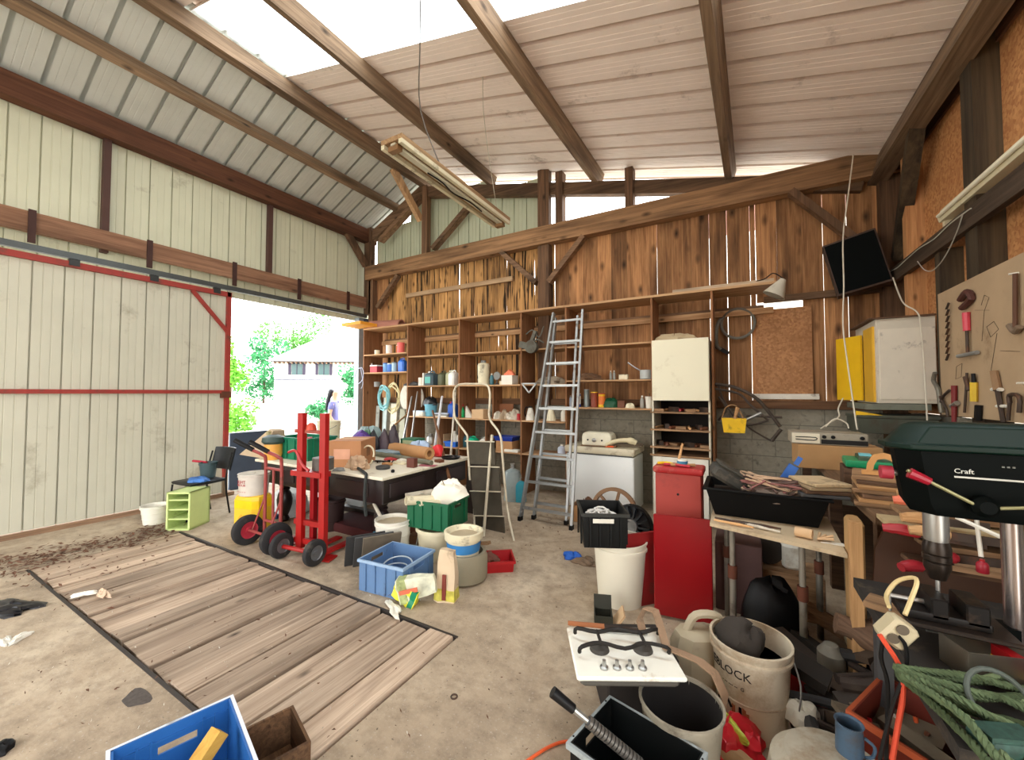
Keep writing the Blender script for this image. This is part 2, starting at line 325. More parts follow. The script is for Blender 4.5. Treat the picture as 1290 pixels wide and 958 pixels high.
# ---- back wall
wb = setting('wall_back', 'back wall of upright timber boards over concrete blocks')
YB = 6.0
x = -6.95
while x < 1.56:
    left = x < -2.78
    wd = rnd(.13,.22) if left else rnd(.20,.26)
    gap = rnd(.002,.011) if left else random.choice((.001,.001,.0015,.0045,.006))
    x1 = min(x+wd, 1.62); dy = rnd(0,.012)
    if .05 < x < .2 and x1 > .22: x1 = .22
    mid = (x+x1)/2; segs = [(1.42, 4.14)]
    if .22 <= mid <= .80:
        segs = [(2.76, 4.14)]; x1 = min(x1, .80)
    for z0, z1 in segs:
        b = MB(); n = 5 if left else 1
        pl = [x+(rnd(-.012,.012) if left else 0) for _ in range(n+1)]; pr_ = [x1+(rnd(-.012,.012) if left else 0) for _ in range(n+1)]
        b.loft([[(pl[i],YB+dy,z0+(z1-z0)*i/n),(pr_[i],YB+dy,z0+(z1-z0)*i/n),(pr_[i],YB+dy+.022,z0+(z1-z0)*i/n),(pl[i],YB+dy+.022,z0+(z1-z0)*i/n)] for i in range(n+1)])
        b.build('board', BOARDG if left and x > -6.6 else BOARD, wb)
    x = x1+gap
bw, bh = .5, .2
bm = None
for r_ in range(7):
    xx = -7.1-(.25 if r_ % 2 else 0)
    while xx < 1.7:
        a, c = max(xx,-7.1), min(xx+bw-.008,1.7)
        if c-a > .06: MB().box(a,c,YB+.01+rnd(0,.003),YB+.14,r_*bh,r_*bh+bh-.01).build('concrete_block', BLOCKM, wb)
        xx += bw
MB().box(-7.1,1.7,YB+.018,YB+.13,0,1.4).build('mortar', mat((112,110,98), .95, bump=.3, scale=40), wb)
MB().box(-6.95,1.6,YB-.06,YB+.1,1.4,1.5).build('sill_plate', wood((88,60,42),(128,94,66),'x',.6), wb)
TIE = wood((100,74,52),(164,126,90),'x',.6,.6,dark=(48,34,24),stain=.45)
MB().beam((-6.98,YB-.1,4.18),(1.6,YB-.1,4.19),.16,.29).build('tie_beam', TIE, wb)
for nm, x0, x1, z0, z1, m in (('post',-7.08,-6.88,3.3,5.2,BEAMZ),('corner_post',-6.93,-6.8,0,4.04,BEAMZ),('post',-2.86,-2.66,1.4,5.32,BEAMZ),('post',-5.42,-5.29,4.3,5.72,BEAMZ),('stud',-2.54,-2.42,4.3,5.2,BEAMZ),('stud',-1.42,-1.3,4.3,4.95,BEAMZ),('post',1.42,1.62,0,4.1,BEAMZ)):
    MB().box(x0,x1,YB-.12,YB+(.0 if nm != 'stud' else .04),z0,z1).build(nm, m, wb)
def roofz(x): return 5.97-.25*(x+5.4) if x > -5.4 else 5.97+.47*(x+5.4)
MB().beam((-5.4,YB-.02,roofz(-5.4)-.34),(1.3,YB-.02,roofz(1.3)-.26),.12,.2).build('rake_beam', BEAMX, wb)
MB().beam((-6.95,YB-.02,roofz(-6.95)-.24),(-5.42,YB-.02,roofz(-5.42)-.26),.12,.2).build('rake_beam', BEAMX, wb)
for a, c, ww in (((482,362),(470,392),.12),((502,347),(476,388),.1),((632,318),(676,357),.12),((736,298),(692,356),.12),((996,242),(1080,305),.12),((590,262),(546,314),.13),((480,304),(530,250),.14)):
    A, C = P(*a, y=YB-.14 if a[1] > 280 or a[0] > 900 else YB-.06), P(*c, y=YB-.14 if a[1] > 280 or a[0] > 900 else YB-.06)
    if a[0] == 482: continue
    MB().beam(A, C, .08, ww, up=(0,1,0)).build('brace', BEAMX if a[0] < 900 else BEAMZ, wb)
A, C = P(495,212,y=5.2), P(530,278,y=5.9); MB().beam(A, C, .09, .12).build('brace', wood((150,116,84),(196,160,120),'z'), wb)
MB().box(P(505,352,y=5.8).x,P(640,338,y=5.8).x,YB-.06,YB-.01,3.55,3.63).build('batten', PALEX, wb)
MB().box(.3,1.5,YB-.06,YB-.0,2.74,2.82).build('rail', BEAMX, wb)
MB().box(-6.5,.3,YB-.05,YB-.0,2.62,2.72).build('rail', BEAMX, wb)
# the gable sheets
x = -6.95
while x < -2.85:
    wd = min(1.0,-2.75-x); sheet((x+wd,YB+.12,4.1),(-1,0,0),(0,0,1),(0,-1,0),wd,min(roofz(x),roofz(x+wd))-4.1-.03,.25,.03,GAB,wb,rib=.014,flat=.005); x += 1.0
# chipboard over the hatch
cp = setting('window_1', 'hatch opening in the board wall closed with a chipboard sheet')
MB().box(.2,.79,YB-.02,YB-.005,1.5,2.66).build('chipboard_sheet', OSBD, cp)
b = MB(); b.box(.15,.84,YB-.07,YB-.02,1.52,1.56); b.box(.15,.84,YB-.055,YB-.02,1.56,1.585); b.build('white_sill', mat((220,216,204), .5, dirt=.2), cp)
# ---- ceiling
ce = setting('ceiling', 'ribbed steel roof underside on timber purlins')
sl = Vector((1,0,-.25)).normalized(); nr = Vector((-.25,0,-1)).normalized(); LEN = (1.95+5.4)*math.sqrt(1+.0625)
O = Vector((-5.4,0,roofz(-5.4)+.0))
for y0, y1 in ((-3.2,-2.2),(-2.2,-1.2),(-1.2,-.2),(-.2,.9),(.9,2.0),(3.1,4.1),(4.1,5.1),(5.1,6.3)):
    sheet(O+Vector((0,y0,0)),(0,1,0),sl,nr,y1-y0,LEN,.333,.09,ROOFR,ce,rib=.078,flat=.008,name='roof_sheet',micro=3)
sl2 = Vector((-1,0,-.47)).normalized(); nr2 = Vector((.47,0,-1)).normalized(); L2 = 1.95*math.sqrt(1+.47**2)
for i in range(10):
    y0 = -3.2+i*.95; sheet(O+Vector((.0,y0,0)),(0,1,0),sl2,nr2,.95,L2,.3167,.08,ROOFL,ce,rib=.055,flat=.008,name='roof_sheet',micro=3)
sk = sheet(O+Vector((0,1.98,.004)),(0,1,0),sl,nr,1.14,LEN,.333,.035,glassy('skylight_sheet',(250,252,250),.6),ce,rib=.03,flat=.02,name='skylight_sheet',micro=0)
MB().box(-5.5,-5.3,-3.2,6.3,6.0,6.02).build('ridge_cap', ROOFL, ce)
for x, ww, hh, dr_, m in ((-5.42,.14,.2,0,PURX),(-3.84,.09,.19,.006,PURX),(-1.84,.1,.2,.024,PURX),(-.02,.085,.2,.034,PURX),(1.48,.16,.26,0,PURX),(-6.22,.1,.16,0,PURX)):
    zt = roofz(x)-(.0 if x > -6 else .02)-(.02 if x == -5.42 else 0)-.004
    b = MB(); b.M = Matrix(((1,dr_,0,-6*dr_),(0,1,0,0),(0,-.25*dr_,1,1.5*dr_),(0,0,0,1))) @ Matrix.Translation((x,0,zt)) @ Matrix.Rotation(math.atan(.25) if x > -5.3 else (-math.atan(.47) if x < -6 else 0), 4, 'Y')
    b.box(-ww/2,ww/2,-3.2,6.1,-hh,0); b.M = Matrix(); b.build('purlin', m, ce)
# ---- right wall
wr = setting('wall_right', 'right wall of chipboard sheets between dark timber posts')
XR = 1.62
yy = -.6
for y0, y1 in ((.5,1.738),(1.74,2.958),(2.96,4.018),(4.02,4.998),(5.0,6.08)):
    for z0, z1 in ((1.4,2.868),(2.87,4.24)): MB().box(XR,XR+.02,y0,y1,z0,z1).build('chipboard_sheet', OSB, wr)
for r_ in range(7):
    y = .3+(.25 if r_ % 2 else 0)
    while y < 6.0: MB().box(XR,XR+.12,y,min(y+.492,6.05),r_*.2,r_*.2+.192).build('concrete_block', BLOCKM, wr); y += .5
RAILR = wood((58,46,36),(98,80,64),'y',.7,.3,dark=(36,28,22),stain=.4)
for y0, ww, m, z0, z1 in ((4.02,.17,DARKZ,0,4.25),(4.62,.1,DARKZ,1.4,2.8),(2.6,.17,DARKZ,0,4.25),(5.35,.09,wood((150,104,66),(190,142,96),'z'),1.4,4.1),(1.2,.17,DARKZ,0,4.25)):
    MB().box(XR-.14,XR,y0,y0+ww,z0,z1).build('post', m, wr)
MB().beam(P(1132,325,x=1.54),P(1157,140,x=1.44),.11,.12).build('brace', DARKZ, wr)
MB().box(XR-.17,XR-.12,.5,5.9,2.78,2.93).build('rail', RAILR, wr)
MB().box(XR-.02,XR+.02,.5,6.1,4.05,4.25).build('wall_plate', BEAMY, wr)
wf = setting('wall_front', 'unseen timber wall added behind the viewer to cut rear light, open on its left side')  # unseen wall, added to hold back light coming from behind the camera
for i in range(17): MB().box(-2.0+i*.22,-1.786+i*.22,-3.14,-3.12,0,5.1-.055*i).build('board', BOARD, wf)
for i in range(9): MB().box(-7.1,-2.0,-3.14,-3.12,3.6+.22*i,3.81+.22*i).build('board', BEAMX, wf) if i < 7 else None
# ---- ground outside
gd = setting('trim_3', 'pale gravel yard outside the shed')
b = MB(); b.box(-90,FX0,-20,80,-.3,-.03); b.box(FX0,25,FY1,80,-.3,-.03); b.box(FX0,25,-20,FY0,-.3,-.03); b.build('yard', mat((176,170,156), .9, var=.2, scale=2, bump=.2), gd)
# ================================================================== OBJECT BUILDERS
def S(name, label, cat, b, m, loc=(0,0,0), rz=0, group=None, bevel=0, rot=None, kind=None):
    return tag(b.build(name, m, None, bevel), label, cat, group, loc, rz, rot, kind)
def rect(x0, x1, y0, y1, z): return [(x0,y0,z),(x1,y0,z),(x1,y1,z),(x0,y1,z)]
def obox(b, w, d, h, t=.006, tp=.0, floor=.006):
    """open box with wall thickness; tp = taper of the foot"""
    x, y = w/2, d/2; q = tp
    return b.loft([rect(-x+q,x-q,-y+q,y-q,0), rect(-x,x,-y,y,h), rect(-x+t,x-t,-y+t,y-t,h), rect(-x+q+t,x-q-t,-y+q+t,y-q-t,floor)])
def ringbox(b, w, d, z0, z1, o, i):
    """rim running round an open box"""
    x, y = w/2, d/2
    return b.loft([rect(-x-o,x+o,-y-o,y+o,z0), rect(-x-o,x+o,-y-o,y+o,z1), rect(-x+i,x-i,-y+i,y-i,z1), rect(-x+i,x-i,-y+i,y-i,z0), rect(-x-o,x+o,-y-o,y+o,z0)], caps=False)
def walls(b, w, d, h, t, hw, hh, hz, tp=0):
    """four crate walls, with a hand hole (hw x hh at height hz) in both short (x) ends"""
    x, y = w/2, d/2
    b.box(-x+t,x-t,-y+t,y-t,0,t); b.box(-x,x,-y,-y+t,0,h); b.box(-x,x,y-t,y,0,h)
    for s_ in (-1, 1):
        a, c = (-x, -x+t) if s_ < 0 else (x-t, x)
        b.box(a,c,-y+t,-hw/2,0,h); b.box(a,c,hw/2,y-t,0,h); b.box(a,c,-hw/2,hw/2,0,hz); b.box(a,c,-hw/2,hw/2,hz+hh,h)
    return b
def crate(label, loc, w, d, h, m, mr=None, rz=0, group=None, rot=None, cat='crate', name='plastic_crate', ribs=True, hole=True):
    r = T(name, label, cat, loc, rz, group, rot)
    b = MB()
    if hole: walls(b, w, d, h, .006, d*.35, h*.13, h*.72)
    else: obox(b, w, d, h, .006, .01)
    b.build('body', m, r)
    b = MB(); ringbox(b, w, d, h-.022, h, .012, .001); b.build('rim', mr or m, r)
    if ribs:
        b = MB()
        for k in (-.34, -.12, .12, .34):
            for s_ in (-1,1): MB().box(w*k-.006,w*k+.006, s_*d/2-(.012 if s_ < 0 else 0), s_*d/2+(.012 if s_ > 0 else 0), .01, h-.02).build('rib', m, r)
        for k in (-.32, .32):
            for s_ in (-1,1): MB().box(s_*w/2-(.012 if s_ < 0 else 0), s_*w/2+(.012 if s_ > 0 else 0), d*k-.006, d*k+.006, .01, h-.02).build('rib', m, r)
    return r
def bucket(label, loc, rt, rb, h, m, cat='bucket', fill=None, fz=.8, handle=True, group=None, rz=0, rot=None, hm=None, rings=2, name='bucket', bail=-1):
    r = T(name, label, cat, loc, rz, group, rot)
    pr = [(rb,0),(rb+(rt-rb)*.85,h*.86),(rt+.006,h*.86),(rt+.006,h*.9),(rt-.001,h*.91),(rt,h*.97),(rt+.008,h*.97),(rt+.008,h),(rt-.004,h),(rb-.005,.01)]
    MB().lathe(pr, 32).build('body', m, r)
    if rings:
        b = MB()
        for k in range(rings):
            zz = h*(.3+.3*k); rr = rb+(rt-rb)*(zz/h); b.lathe([(rr,zz-.004),(rr+.004,zz),(rr,zz+.004)], 32, caps=False)
        b.build('ring', m, r)
    if handle:
        b = MB(); pts = [(math.cos(a)*(rt+.012), bail*abs(math.sin(a))*(rt+.02), h*.86-math.sin(a)*rt*.55) for a in [math.pi*i/12 for i in range(13)]]
        b.tube(pts, .003, 6); b.build('handle', hm or mat((120,118,112), .4, .8), r)
    if fill is not None:
        rr = rb+(rt-rb)*fz-.006; b = MB(); n = 24
        b.loft([[(rr*q*math.cos(2*math.pi*j/n), rr*q*math.sin(2*math.pi*j/n), h*fz+(rnd(-.008,.008) if q < 1 else 0)) for j in range(n)] for q in (.02,.35,.7,1)], caps=False); b.build('contents', fill, r)
    return r
def bottle(label, loc, r_, h, m, cap, cat='bottle', sh=1, rz=0, group=None, name='bottle', lab=None, sy=1, rot=None):
    r = T(name, label, cat, loc, rz, group, rot)
    P_ = {1:[(r_*.92,0),(r_,h*.04),(r_,h*.62),(r_*.8,h*.76),(r_*.36,h*.86),(r_*.34,h*.9)], 2:[(r_*.95,0),(r_,h*.03),(r_,h*.9)], 3:[(r_,0),(r_*1.0,h*.1),(r_*.55,h*.75),(r_*.4,h*.9)]}[sh]
    MB().lathe(P_, 18, sy=sy).build('body', m, r)
    cr = r_*(.42 if sh != 2 else 1.03); MB().lathe([(cr,h*.88),(cr,h*.99),(cr*.9,h)], 16, sy=sy if sh == 2 else 1).build('cap', cap, r)
    if lab is not None: MB().lathe([(r_*1.01,h*.16),(r_*1.01,h*.56)], 18, sy=sy, caps=False).build('label', lab, r)
    return r
def jug(label, loc, w, d, h, m, cap, rz=0, group=None, cat='jerrycan', lab=None, name='jerrycan'):
    r = T(name, label, cat, loc, rz, group)
    def rr(k, z, ox=0):
        x, y, c = w/2*k, d/2*k, min(w,d)*.18
        return [(ox+x-c,-y,z),(ox+x,-y+c,z),(ox+x,y-c,z),(ox+x-c,y,z),(ox-x+c,y,z),(ox-x,y-c,z),(ox-x,-y+c,z),(ox-x+c,-y,z)]
    MB().loft([rr(.94,0),rr(1,.012),rr(1,h*.68),rr(.86,h*.78),rr(.55,h*.86)]).build('body', m, r)
    MB().tube([(w*.30,0,h*.74),(w*.26,0,h*.93),(-w*.05,0,h*.97),(-w*.2,0,h*.84)], w*.065, 8, 3).build('handle', m, r)
    MB().lathe([(w*.13,h*.84),(w*.13,h*.96),(w*.11,h*.97)], 12, c=(-w*.3,0,0)).build('cap', cap, r)
    if lab is not None: MB().box(-w*.32,w*.32,-d/2-.002,-d/2+.002,h*.15,h*.58).build('label', lab, r)
    return r
CARD = mat((176,130,86), .85, var=.1, scale=6, dirt=.1); CARDP = mat((206,172,132), .85, var=.08); CARDD = mat((140,92,62), .85, var=.12)
def carton(label, loc, w, d, h, m=None, rz=0, open_=False, group=None, rot=None, flaps=True, cat='box', name='cardboard_box'):
    m = m or CARD; r = T(name, label, cat, loc, rz, group, rot)
    if open_:
        b = MB(); obox(b, w, d, h, .005); b.build('body', m, r)
        if flaps:
            for nm_, a, c in ((0,(-w/2,0),(0,)),):
                MB().cbox((-w/2-.04,0,h-.02),(.09,d*.96,.004),ry=-.6).build('flap', m, r); MB().cbox((w/2+.04,0,h-.02),(.09,d*.96,.004),ry=.6).build('flap', m, r)
                MB().cbox((0,-d/2-.035,h-.03),(w*.96,.09,.004),rx=.9).build('flap', m, r)
    else:
        MB().bbox((0,0,h/2),(w,d,h),.004).build('body', m, r)
        MB().box(-w/2,w/2,-.025,.025,h-.0005,h+.0015).build('tape', CARDP, r)
    return r
def box(label, loc, w, d, h, m, cat='box', rz=0, group=None, name='box', lid=None, bev=.004, rot=None):
    r = T(name, label, cat, loc, rz, group, rot)
    MB().bbox((0,0,h*.42),(w,d,h*.84),bev).build('body', m, r)
    MB().bbox((0,0,h*.92),(w*1.03,d*1.03,h*.16),bev*.6).build('lid', lid or m, r)
    return r
def can(label, loc, r_, h, m, cat='tin', lid=None, band=None, group=None, name='tin', rz=0):
    r = T(name, label, cat, loc, rz, group)
    MB().lathe([(r_,0),(r_*1.02,.004),(r_*.985,.008),(r_*.985,h-.01),(r_*1.02,h-.006),(r_*1.02,h-.001)], 22).build('body', m, r)
    MB().lathe([(r_*1.03,h-.012),(r_*1.03,h),(r_*.8,h+.001)], 22).build('lid', lid or m, r)
    if band is not None: MB().lathe([(r_*1.0,h*.2),(r_*1.0,h*.8)], 22, caps=False).build('label', band, r)
    return r
def crumple(w, d, h, n=12, m=10, seed=0, amp=.35, low=.0):
    """a slumped, folded soft shape resting on z=0"""
    rg = random.Random(seed); b = MB(); rings = []
    ph = [rg.uniform(0,6.28) for _ in range(8)]
    for i in range(m+1):
        t = i/m; zz = h*math.sin(t*math.pi/2)*1.0; k = max(.03, math.cos(t*math.pi/2)**.6)
        ring = []
        for j in range(n*2):
            a = math.pi*j/n; q = 1+amp*.35*math.sin(3*a+ph[0]+t*2)+amp*.25*math.sin(5*a+ph[1]-t*3)+amp*.2*rg.uniform(-1,1)
            ring.append((w/2*k*q*math.cos(a), d/2*k*q*math.sin(a), max(0, zz*(1+amp*.4*math.sin(2*a+ph[2])+amp*.2*rg.uniform(-1,1)))))
        rings.append(ring)
    return b.loft(rings)
def coil(b, R_, r, turns, z=0, jit=.02, n=28, seed=1, sq=1.0, up=.006, pts_only=False):
    rg = random.Random(seed); pts = []
    for i in range(int(turns*n)+1):
        a = 2*math.pi*i/n; rr = R_+jit*math.sin(i*.37+seed)+rg.uniform(-jit,jit)*.25
        pts.append((rr*math.cos(a), rr*sq*math.sin(a), z+r+up*(i/n)+rg.uniform(0,.003)))
    return b.tube(pts, r, 6)
def textmesh(s, size, m, parent, name='lettering', wrap=None, M=None, ext=.0008):
    cu = bpy.data.curves.new(name, 'FONT'); cu.body = s; cu.size = size; cu.align_x = 'CENTER'; cu.align_y = 'CENTER'; cu.resolution_u = 2; cu.extrude = ext
    o = bpy.data.objects.new(name, cu); COL.objects.link(o); dg = bpy.context.evaluated_depsgraph_get(); me = bpy.data.meshes.new_from_object(o.evaluated_get(dg)); bpy.data.objects.remove(o)
    for v in me.vertices:
        x, y, z = v.co
        if wrap: th = wrap[1]+x/wrap[0]; rr = wrap[0]+z+wrap[3]*y; v.co = (rr*math.cos(th), rr*math.sin(th), wrap[2]+y)
    if M: me.transform(M)
    me.materials.clear(); me.materials.append(m); t = bpy.data.objects.new(name, me); COL.objects.link(t); t.parent = parent; return t
FRONT = Matrix.Rotation(math.pi/2, 4, 'X')   # text standing up, readable from -Y
def wheel(parent, c, R_, w, rimc, axis='x', tyre=None):
    def ring(b, pr, n=28):
        M0 = b.M.copy(); b.M = b.M @ Matrix.Translation(c) @ (Matrix.Rotation(math.pi/2,4,'Y') if axis == 'x' else Matrix.Rotation(math.pi/2,4,'X')); b.lathe(pr, n, caps=False); b.M = M0; return b
    ty = ring(MB(), [(R_*.56,-w/2),(R_*.85,-w/2),(R_*.97,-w*.36),(R_,-w*.12),(R_,w*.12),(R_*.97,w*.36),(R_*.85,w/2),(R_*.56,w/2),(R_*.56,-w/2)]).build('wheel', tyre or mat((38,37,38), .8, var=.2, dirt=.2, dc=(96,88,78)), parent)
    ring(MB(), [(.005,-w*.42),(R_*.2,-w*.42),(R_*.22,-w*.2),(R_*.5,-w*.3),(R_*.58,-w*.46),(R_*.58,w*.46),(R_*.5,w*.3),(R_*.22,w*.2),(R_*.2,w*.42),(.005,w*.42)], 24).build('wheel_rim', rimc, ty)
    return ty
WHITE = mat((226,222,208), .5, var=.06, dirt=.2, dc=(176,160,134)); WHITED = mat((206,198,180), .55, var=.1, dirt=.35, dc=(140,116,90)); CREAM = mat((224,214,182), .5, dirt=.15)
GREEN = mat((18,112,82), .45, var=.12, dirt=.08); BLUE = mat((30,80,150), .4, var=.1, dirt=.1, dc=(90,100,120)); SKYB = mat((104,136,176), .5, var=.1, dirt=.15, dc=(130,132,130))
RED = mat((168,22,28), .4, var=.12, dirt=.08); ORANGE = mat((222,92,40), .5, var=.1); YELLOW = mat((238,192,36), .45, var=.08, dirt=.08); TEAL = mat((60,150,150), .4)
GREY = mat((128,128,124), .5, var=.12, dirt=.2); DGREY = mat((66,66,66), .55, var=.15, dirt=.2, dc=(96,88,78)); STEEL = mat((170,170,166), .35, .85, var=.1, dirt=.15); ALU = mat((160,162,160), .42, .6, var=.08, dirt=.1)
IRON = mat((78,66,58), .6, .5, var=.25, dirt=.4, dc=(110,70,46)); DUST = mat((150,136,116), .9, var=.2); BROWN = mat((112,66,42), .6, var=.15, dirt=.15); OLIVE = mat((88,90,62), .5, dirt=.2)
TOOLW = wood((164,120,76),(206,164,116),'x',1.2,.2,stain=.15); TOOLZ = wood((120,84,56),(168,124,84),'z',1.2,.2,stain=.2); WDY = wood((120,90,64),(174,138,102),'y',1.0,.4,stain=.3); WDX = wood((120,90,64),(174,138,102),'x',1.0,.4,stain=.3); WDD = wood((70,50,38),(112,84,62),'x',1.0,.4,stain=.4)
# ================================================================== SHELF UNIT ON THE BACK WALL
SY0, SY1 = 5.45, 5.94
SHX = wood((150,108,72),(204,166,124),'x',.8,.2,stain=.12,var=.12); SHZ = wood((120,80,52),(160,114,78),'z',.8,.2,stain=.2,var=.15)
sh = T('shelf_unit', 'tall rough timber shelf unit with many compartments along the back wall', 'shelf', (0,0,0))
ups = [(-6.56,0),(-5.36,0),(-4.16,0),(-2.95,0),(-2.2,0),(-.985,1.5),(-.27,0)]
for x, z0 in ups: MB().box(x-.012,x+.012,SY0+.01,SY1,z0,2.86).build('upright', SHZ, sh)
MB().box(-6.56,.4,SY0-.01,SY1,2.86,2.89).build('top_board', SHX, sh)
MB().box(-6.56,.4,SY1-.03,SY1,2.6,2.68).build('back_rail', SHX, sh)
ROW = [2.28,1.73,1.17,.66]
for a, c, zs in ((-6.56,-5.36,(2.36,2.0,)),(-5.36,-4.16,ROW),(-4.16,-2.95,ROW),(-2.95,-2.2,ROW),(-2.2,-.985,(2.28,1.78,1.39))):
    for z in zs: MB().box(a+.012,c-.012,SY0+(.0 if z != ROW[0] else .02),SY1,z-.022,z).build('shelf_board', SHX, sh)
MB().box(-4.62,-4.6,SY0+.02,SY1,0,1.15).build('divider', SHZ, sh); MB().box(-3.63,-3.61,SY0+.02,SY1,.66,1.15).build('divider', SHZ, sh); MB().box(-3.6,-3.58,SY0+.2,SY1,1.17,1.7).build('divider', SHZ, sh)
def SX(px, y=5.6): return XA(px, y)
def SW(a, c, y=5.6): return XA(c, y)-XA(a, y)
zA, zB, z1_, z2_, z3_, z4_ = 2.36, 2.0, 2.28, 1.73, 1.17, .66
# bay A
S('wood_plank','orange painted plank jutting off the shelf top near the door opening','plank', MB().box(-.55,.0,-.2,.2,0,.06), mat((232,160,52), .6, var=.1, dirt=.1), (-6.2,5.28,2.905), .0, bevel=.004)
S('clay_pipe','pinkish clay half pipe lying on the top left end of the shelf unit','pipe', MB().loft([[(x,.17*math.cos(a)*k,.17*math.sin(a)*k) for k, aa in ((1,range(13)),(.86,range(12,-1,-1))) for a in [math.pi*i/12 for i in aa]] for x in (-.35,.35)]), mat((178,122,104), .75, var=.12), (-6.15,5.68,2.891), .25)
for lab, px, w_, h_, m, kind in (('small pale jar on the upper left shelf beside the door opening',477,.1,.09,CREAM,'c'),('white tub on the upper left shelf beside an orange tub',492,.12,.17,WHITE,'c'),('orange tub between a white and a pink tub on the upper left shelf',500,.08,.17,ORANGE,'c'),('pink tub on the upper left shelf against the upright',507,.14,.2,mat((226,104,96),.5),'c')):
    can(lab, (SX(px),5.55+(.08 if px == 500 else 0),zA), w_/2, h_, m, cat='tub', name='tub', lid=WHITE if 'white' in lab else m)
box('dark red box on the second left shelf beside blue cans', (SX(476),5.58,zB), .2,.2,.15, mat((168,44,56),.5), lid=WHITE)
for lab, px, r_, h_, m, c_ in (('pale lilac bottle at the left end of the second left shelf',468,.035,.2,mat((170,160,200),.5),WHITE),('light blue can beside the dark red box',486,.06,.19,mat((110,160,210),.4),BLUE),('second blue can with white label on the left shelf',491,.05,.18,mat((70,120,200),.4),WHITE),('pale slim can between the blue can and the blue jug',496.5,.05,.2,mat((170,196,206),.4),GREY)):
    bottle(lab, (SX(px),5.6,zB), r_, h_, m, c_, sh=2 if px > 480 else 1, cat='can' if px > 480 else 'bottle', name='can' if px > 480 else 'bottle')
jug('bright blue jug on the second left shelf against the upright', (SX(507),5.6,zB), .16,.14,.27, mat((50,110,205),.4), mat((30,50,120),.4))
# hanging things, boards and disc under bay A
for i, (px, w_, z_) in enumerate(((467,.13,1.45),(476,.12,1.33),(486,.1,1.5),(497,.17,1.38),(508,.14,1.28))):
    S('leaning_board','pale painted board leaning under the left shelves, '+('nearest the door opening','second from the door opening','behind the hanging cable coil','right of the hanging cable coil','beside the white disc')[i],'board', MB().box(-w_/2,w_/2,-.01,.01,0,z_), (wood((120,84,60),(160,124,92),'z'),mat((206,214,206),.6,dirt=.2),mat((190,206,204),.6,dirt=.1),mat((214,208,188),.6,dirt=.2),mat((170,170,150),.7,dirt=.3))[i], (SX(px,5.8),5.72,0), rot=(-.06,0,0))
b = MB(); b.M = Matrix.Rotation(math.pi/2,4,'X')
S('round_disc','white round disc leaning behind the shelf upright under the left shelves','disc', b.lathe([(.02,0),(.30,0),(.31,.01),(.31,.03),(.02,.03)],40), WHITE, (-5.6,5.85,1.5))
for lab, cx, m, rr, n_, sd in (('teal and white cable coil hanging under the left shelves',487,mat((130,186,190),.5),.16,6,3),('pale yellow hose coil hanging behind the teal cable coil',496,mat((206,196,150),.5),.2,3,5)):
    b = MB(); b.M = Matrix.Rotation(math.pi/2,4,'X') @ Matrix.Diagonal((.8,1.25,1,1)); coil(b, rr, .012, n_, jit=.035, seed=sd); S('cable_coil', lab, 'cable', b, m, (SX(cx,5.5),5.46+(.04 if n_ == 3 else 0),1.5))
b = MB(); b.tube([(0,0,0),(-.12,.02,-.04),(-.17,0,-.2),(-.08,0,-.32),(.06,0,-.24),(.09,0,-.08),(.0,.01,.0),(.08,0,-.3),(.03,0,-.42)], .008, 6, 5); S('wire_loop','loose pale wire loop hanging on the shelf end by the door opening','wire', b, mat((170,176,196),.5), (-6.6,5.42,2.1))
can('small grey paint tin hanging high under the left shelves', (SX(474),5.62,1.72), .06,.1, GREY, cat='tin')
# bay B
can('small white cup at the left of the fourth compartment row', (SX(531),5.6,z2_), .06,.15, WHITE, cat='cup', name='cup')
S('cloth_heap','grey cap and rag heap at the left end of the middle shelf','rag', crumple(.35,.25,.07,seed=4), DGREY, (SX(520),5.6,z2_))
r = jug('dark blue grey jerrycan with white edge and turquoise sticker on the shelf', (SX(545),5.58,z2_), .2,.24,.27, mat((70,90,98),.45), WHITE, lab=mat((86,170,160),.4)); MB().box(-.12,-.095,-.12,.12,0,.23).build('side_plate', WHITE, r)
jug('olive green jerrycan behind the dark one on the shelf', (SX(558.5),5.62,z2_), .13,.24,.27, OLIVE, BLACK)
jug('pale olive jerrycan beside the white one on the shelf', (SX(566),5.66,z2_), .11,.24,.28, mat((176,176,140),.5), WHITE)
jug('white jerrycan against the upright on the middle shelf', (SX(573.5),5.56,z2_), .13,.2,.27, mat((236,236,230),.4), WHITE)
r = bucket('light blue bucket stuffed with a black bag on the lower shelf', (SX(543),5.6,z3_), .115,.095,.22, mat((110,176,196),.4), handle=False); o = crumple(.26,.22,.14,seed=9); o.M = Matrix(); o = o.build('black_bag', mat((22,22,24),.4), r); o.location = (0,0,.2)
box('white and blue printed box in front of the light blue bucket', (SX(533),5.52,z3_), .24,.12,.1, WHITE, lid=mat((190,206,226),.4))
jug('blue jug on the lower shelf left of the white step ladder hoop', (SX(570),5.62,z3_), .16,.16,.28, mat((40,90,180),.4), RED)
for i in range(3): S('book','flat '+('white','grey','pale blue')[i]+' magazine in the small pile on the lower shelf, '+('bottom','middle','top')[i]+' one','magazine', MB().bbox((0,0,.012),(.3,.22,.022),.003), (WHITE,GREY,mat((190,200,214),.5))[i], (SX(560),5.6,z3_+.0235*i), rnd(-.1,.1))
for lab, px, w_, h_, m, c_ in (('slim white bottle on the bottom shelf behind the stick',572,.1,.26,WHITE,WHITE),('white bottle beside the blue basin on the bottom shelf',577.5,.08,.24,WHITE,BLUE),('dark teal bottle behind the step ladder leg on the bottom shelf',586,.11,.22,mat((50,100,110),.4),BLACK)):
    bottle(lab, (SX(px),5.62,z4_), w_/2, h_, m, c_)
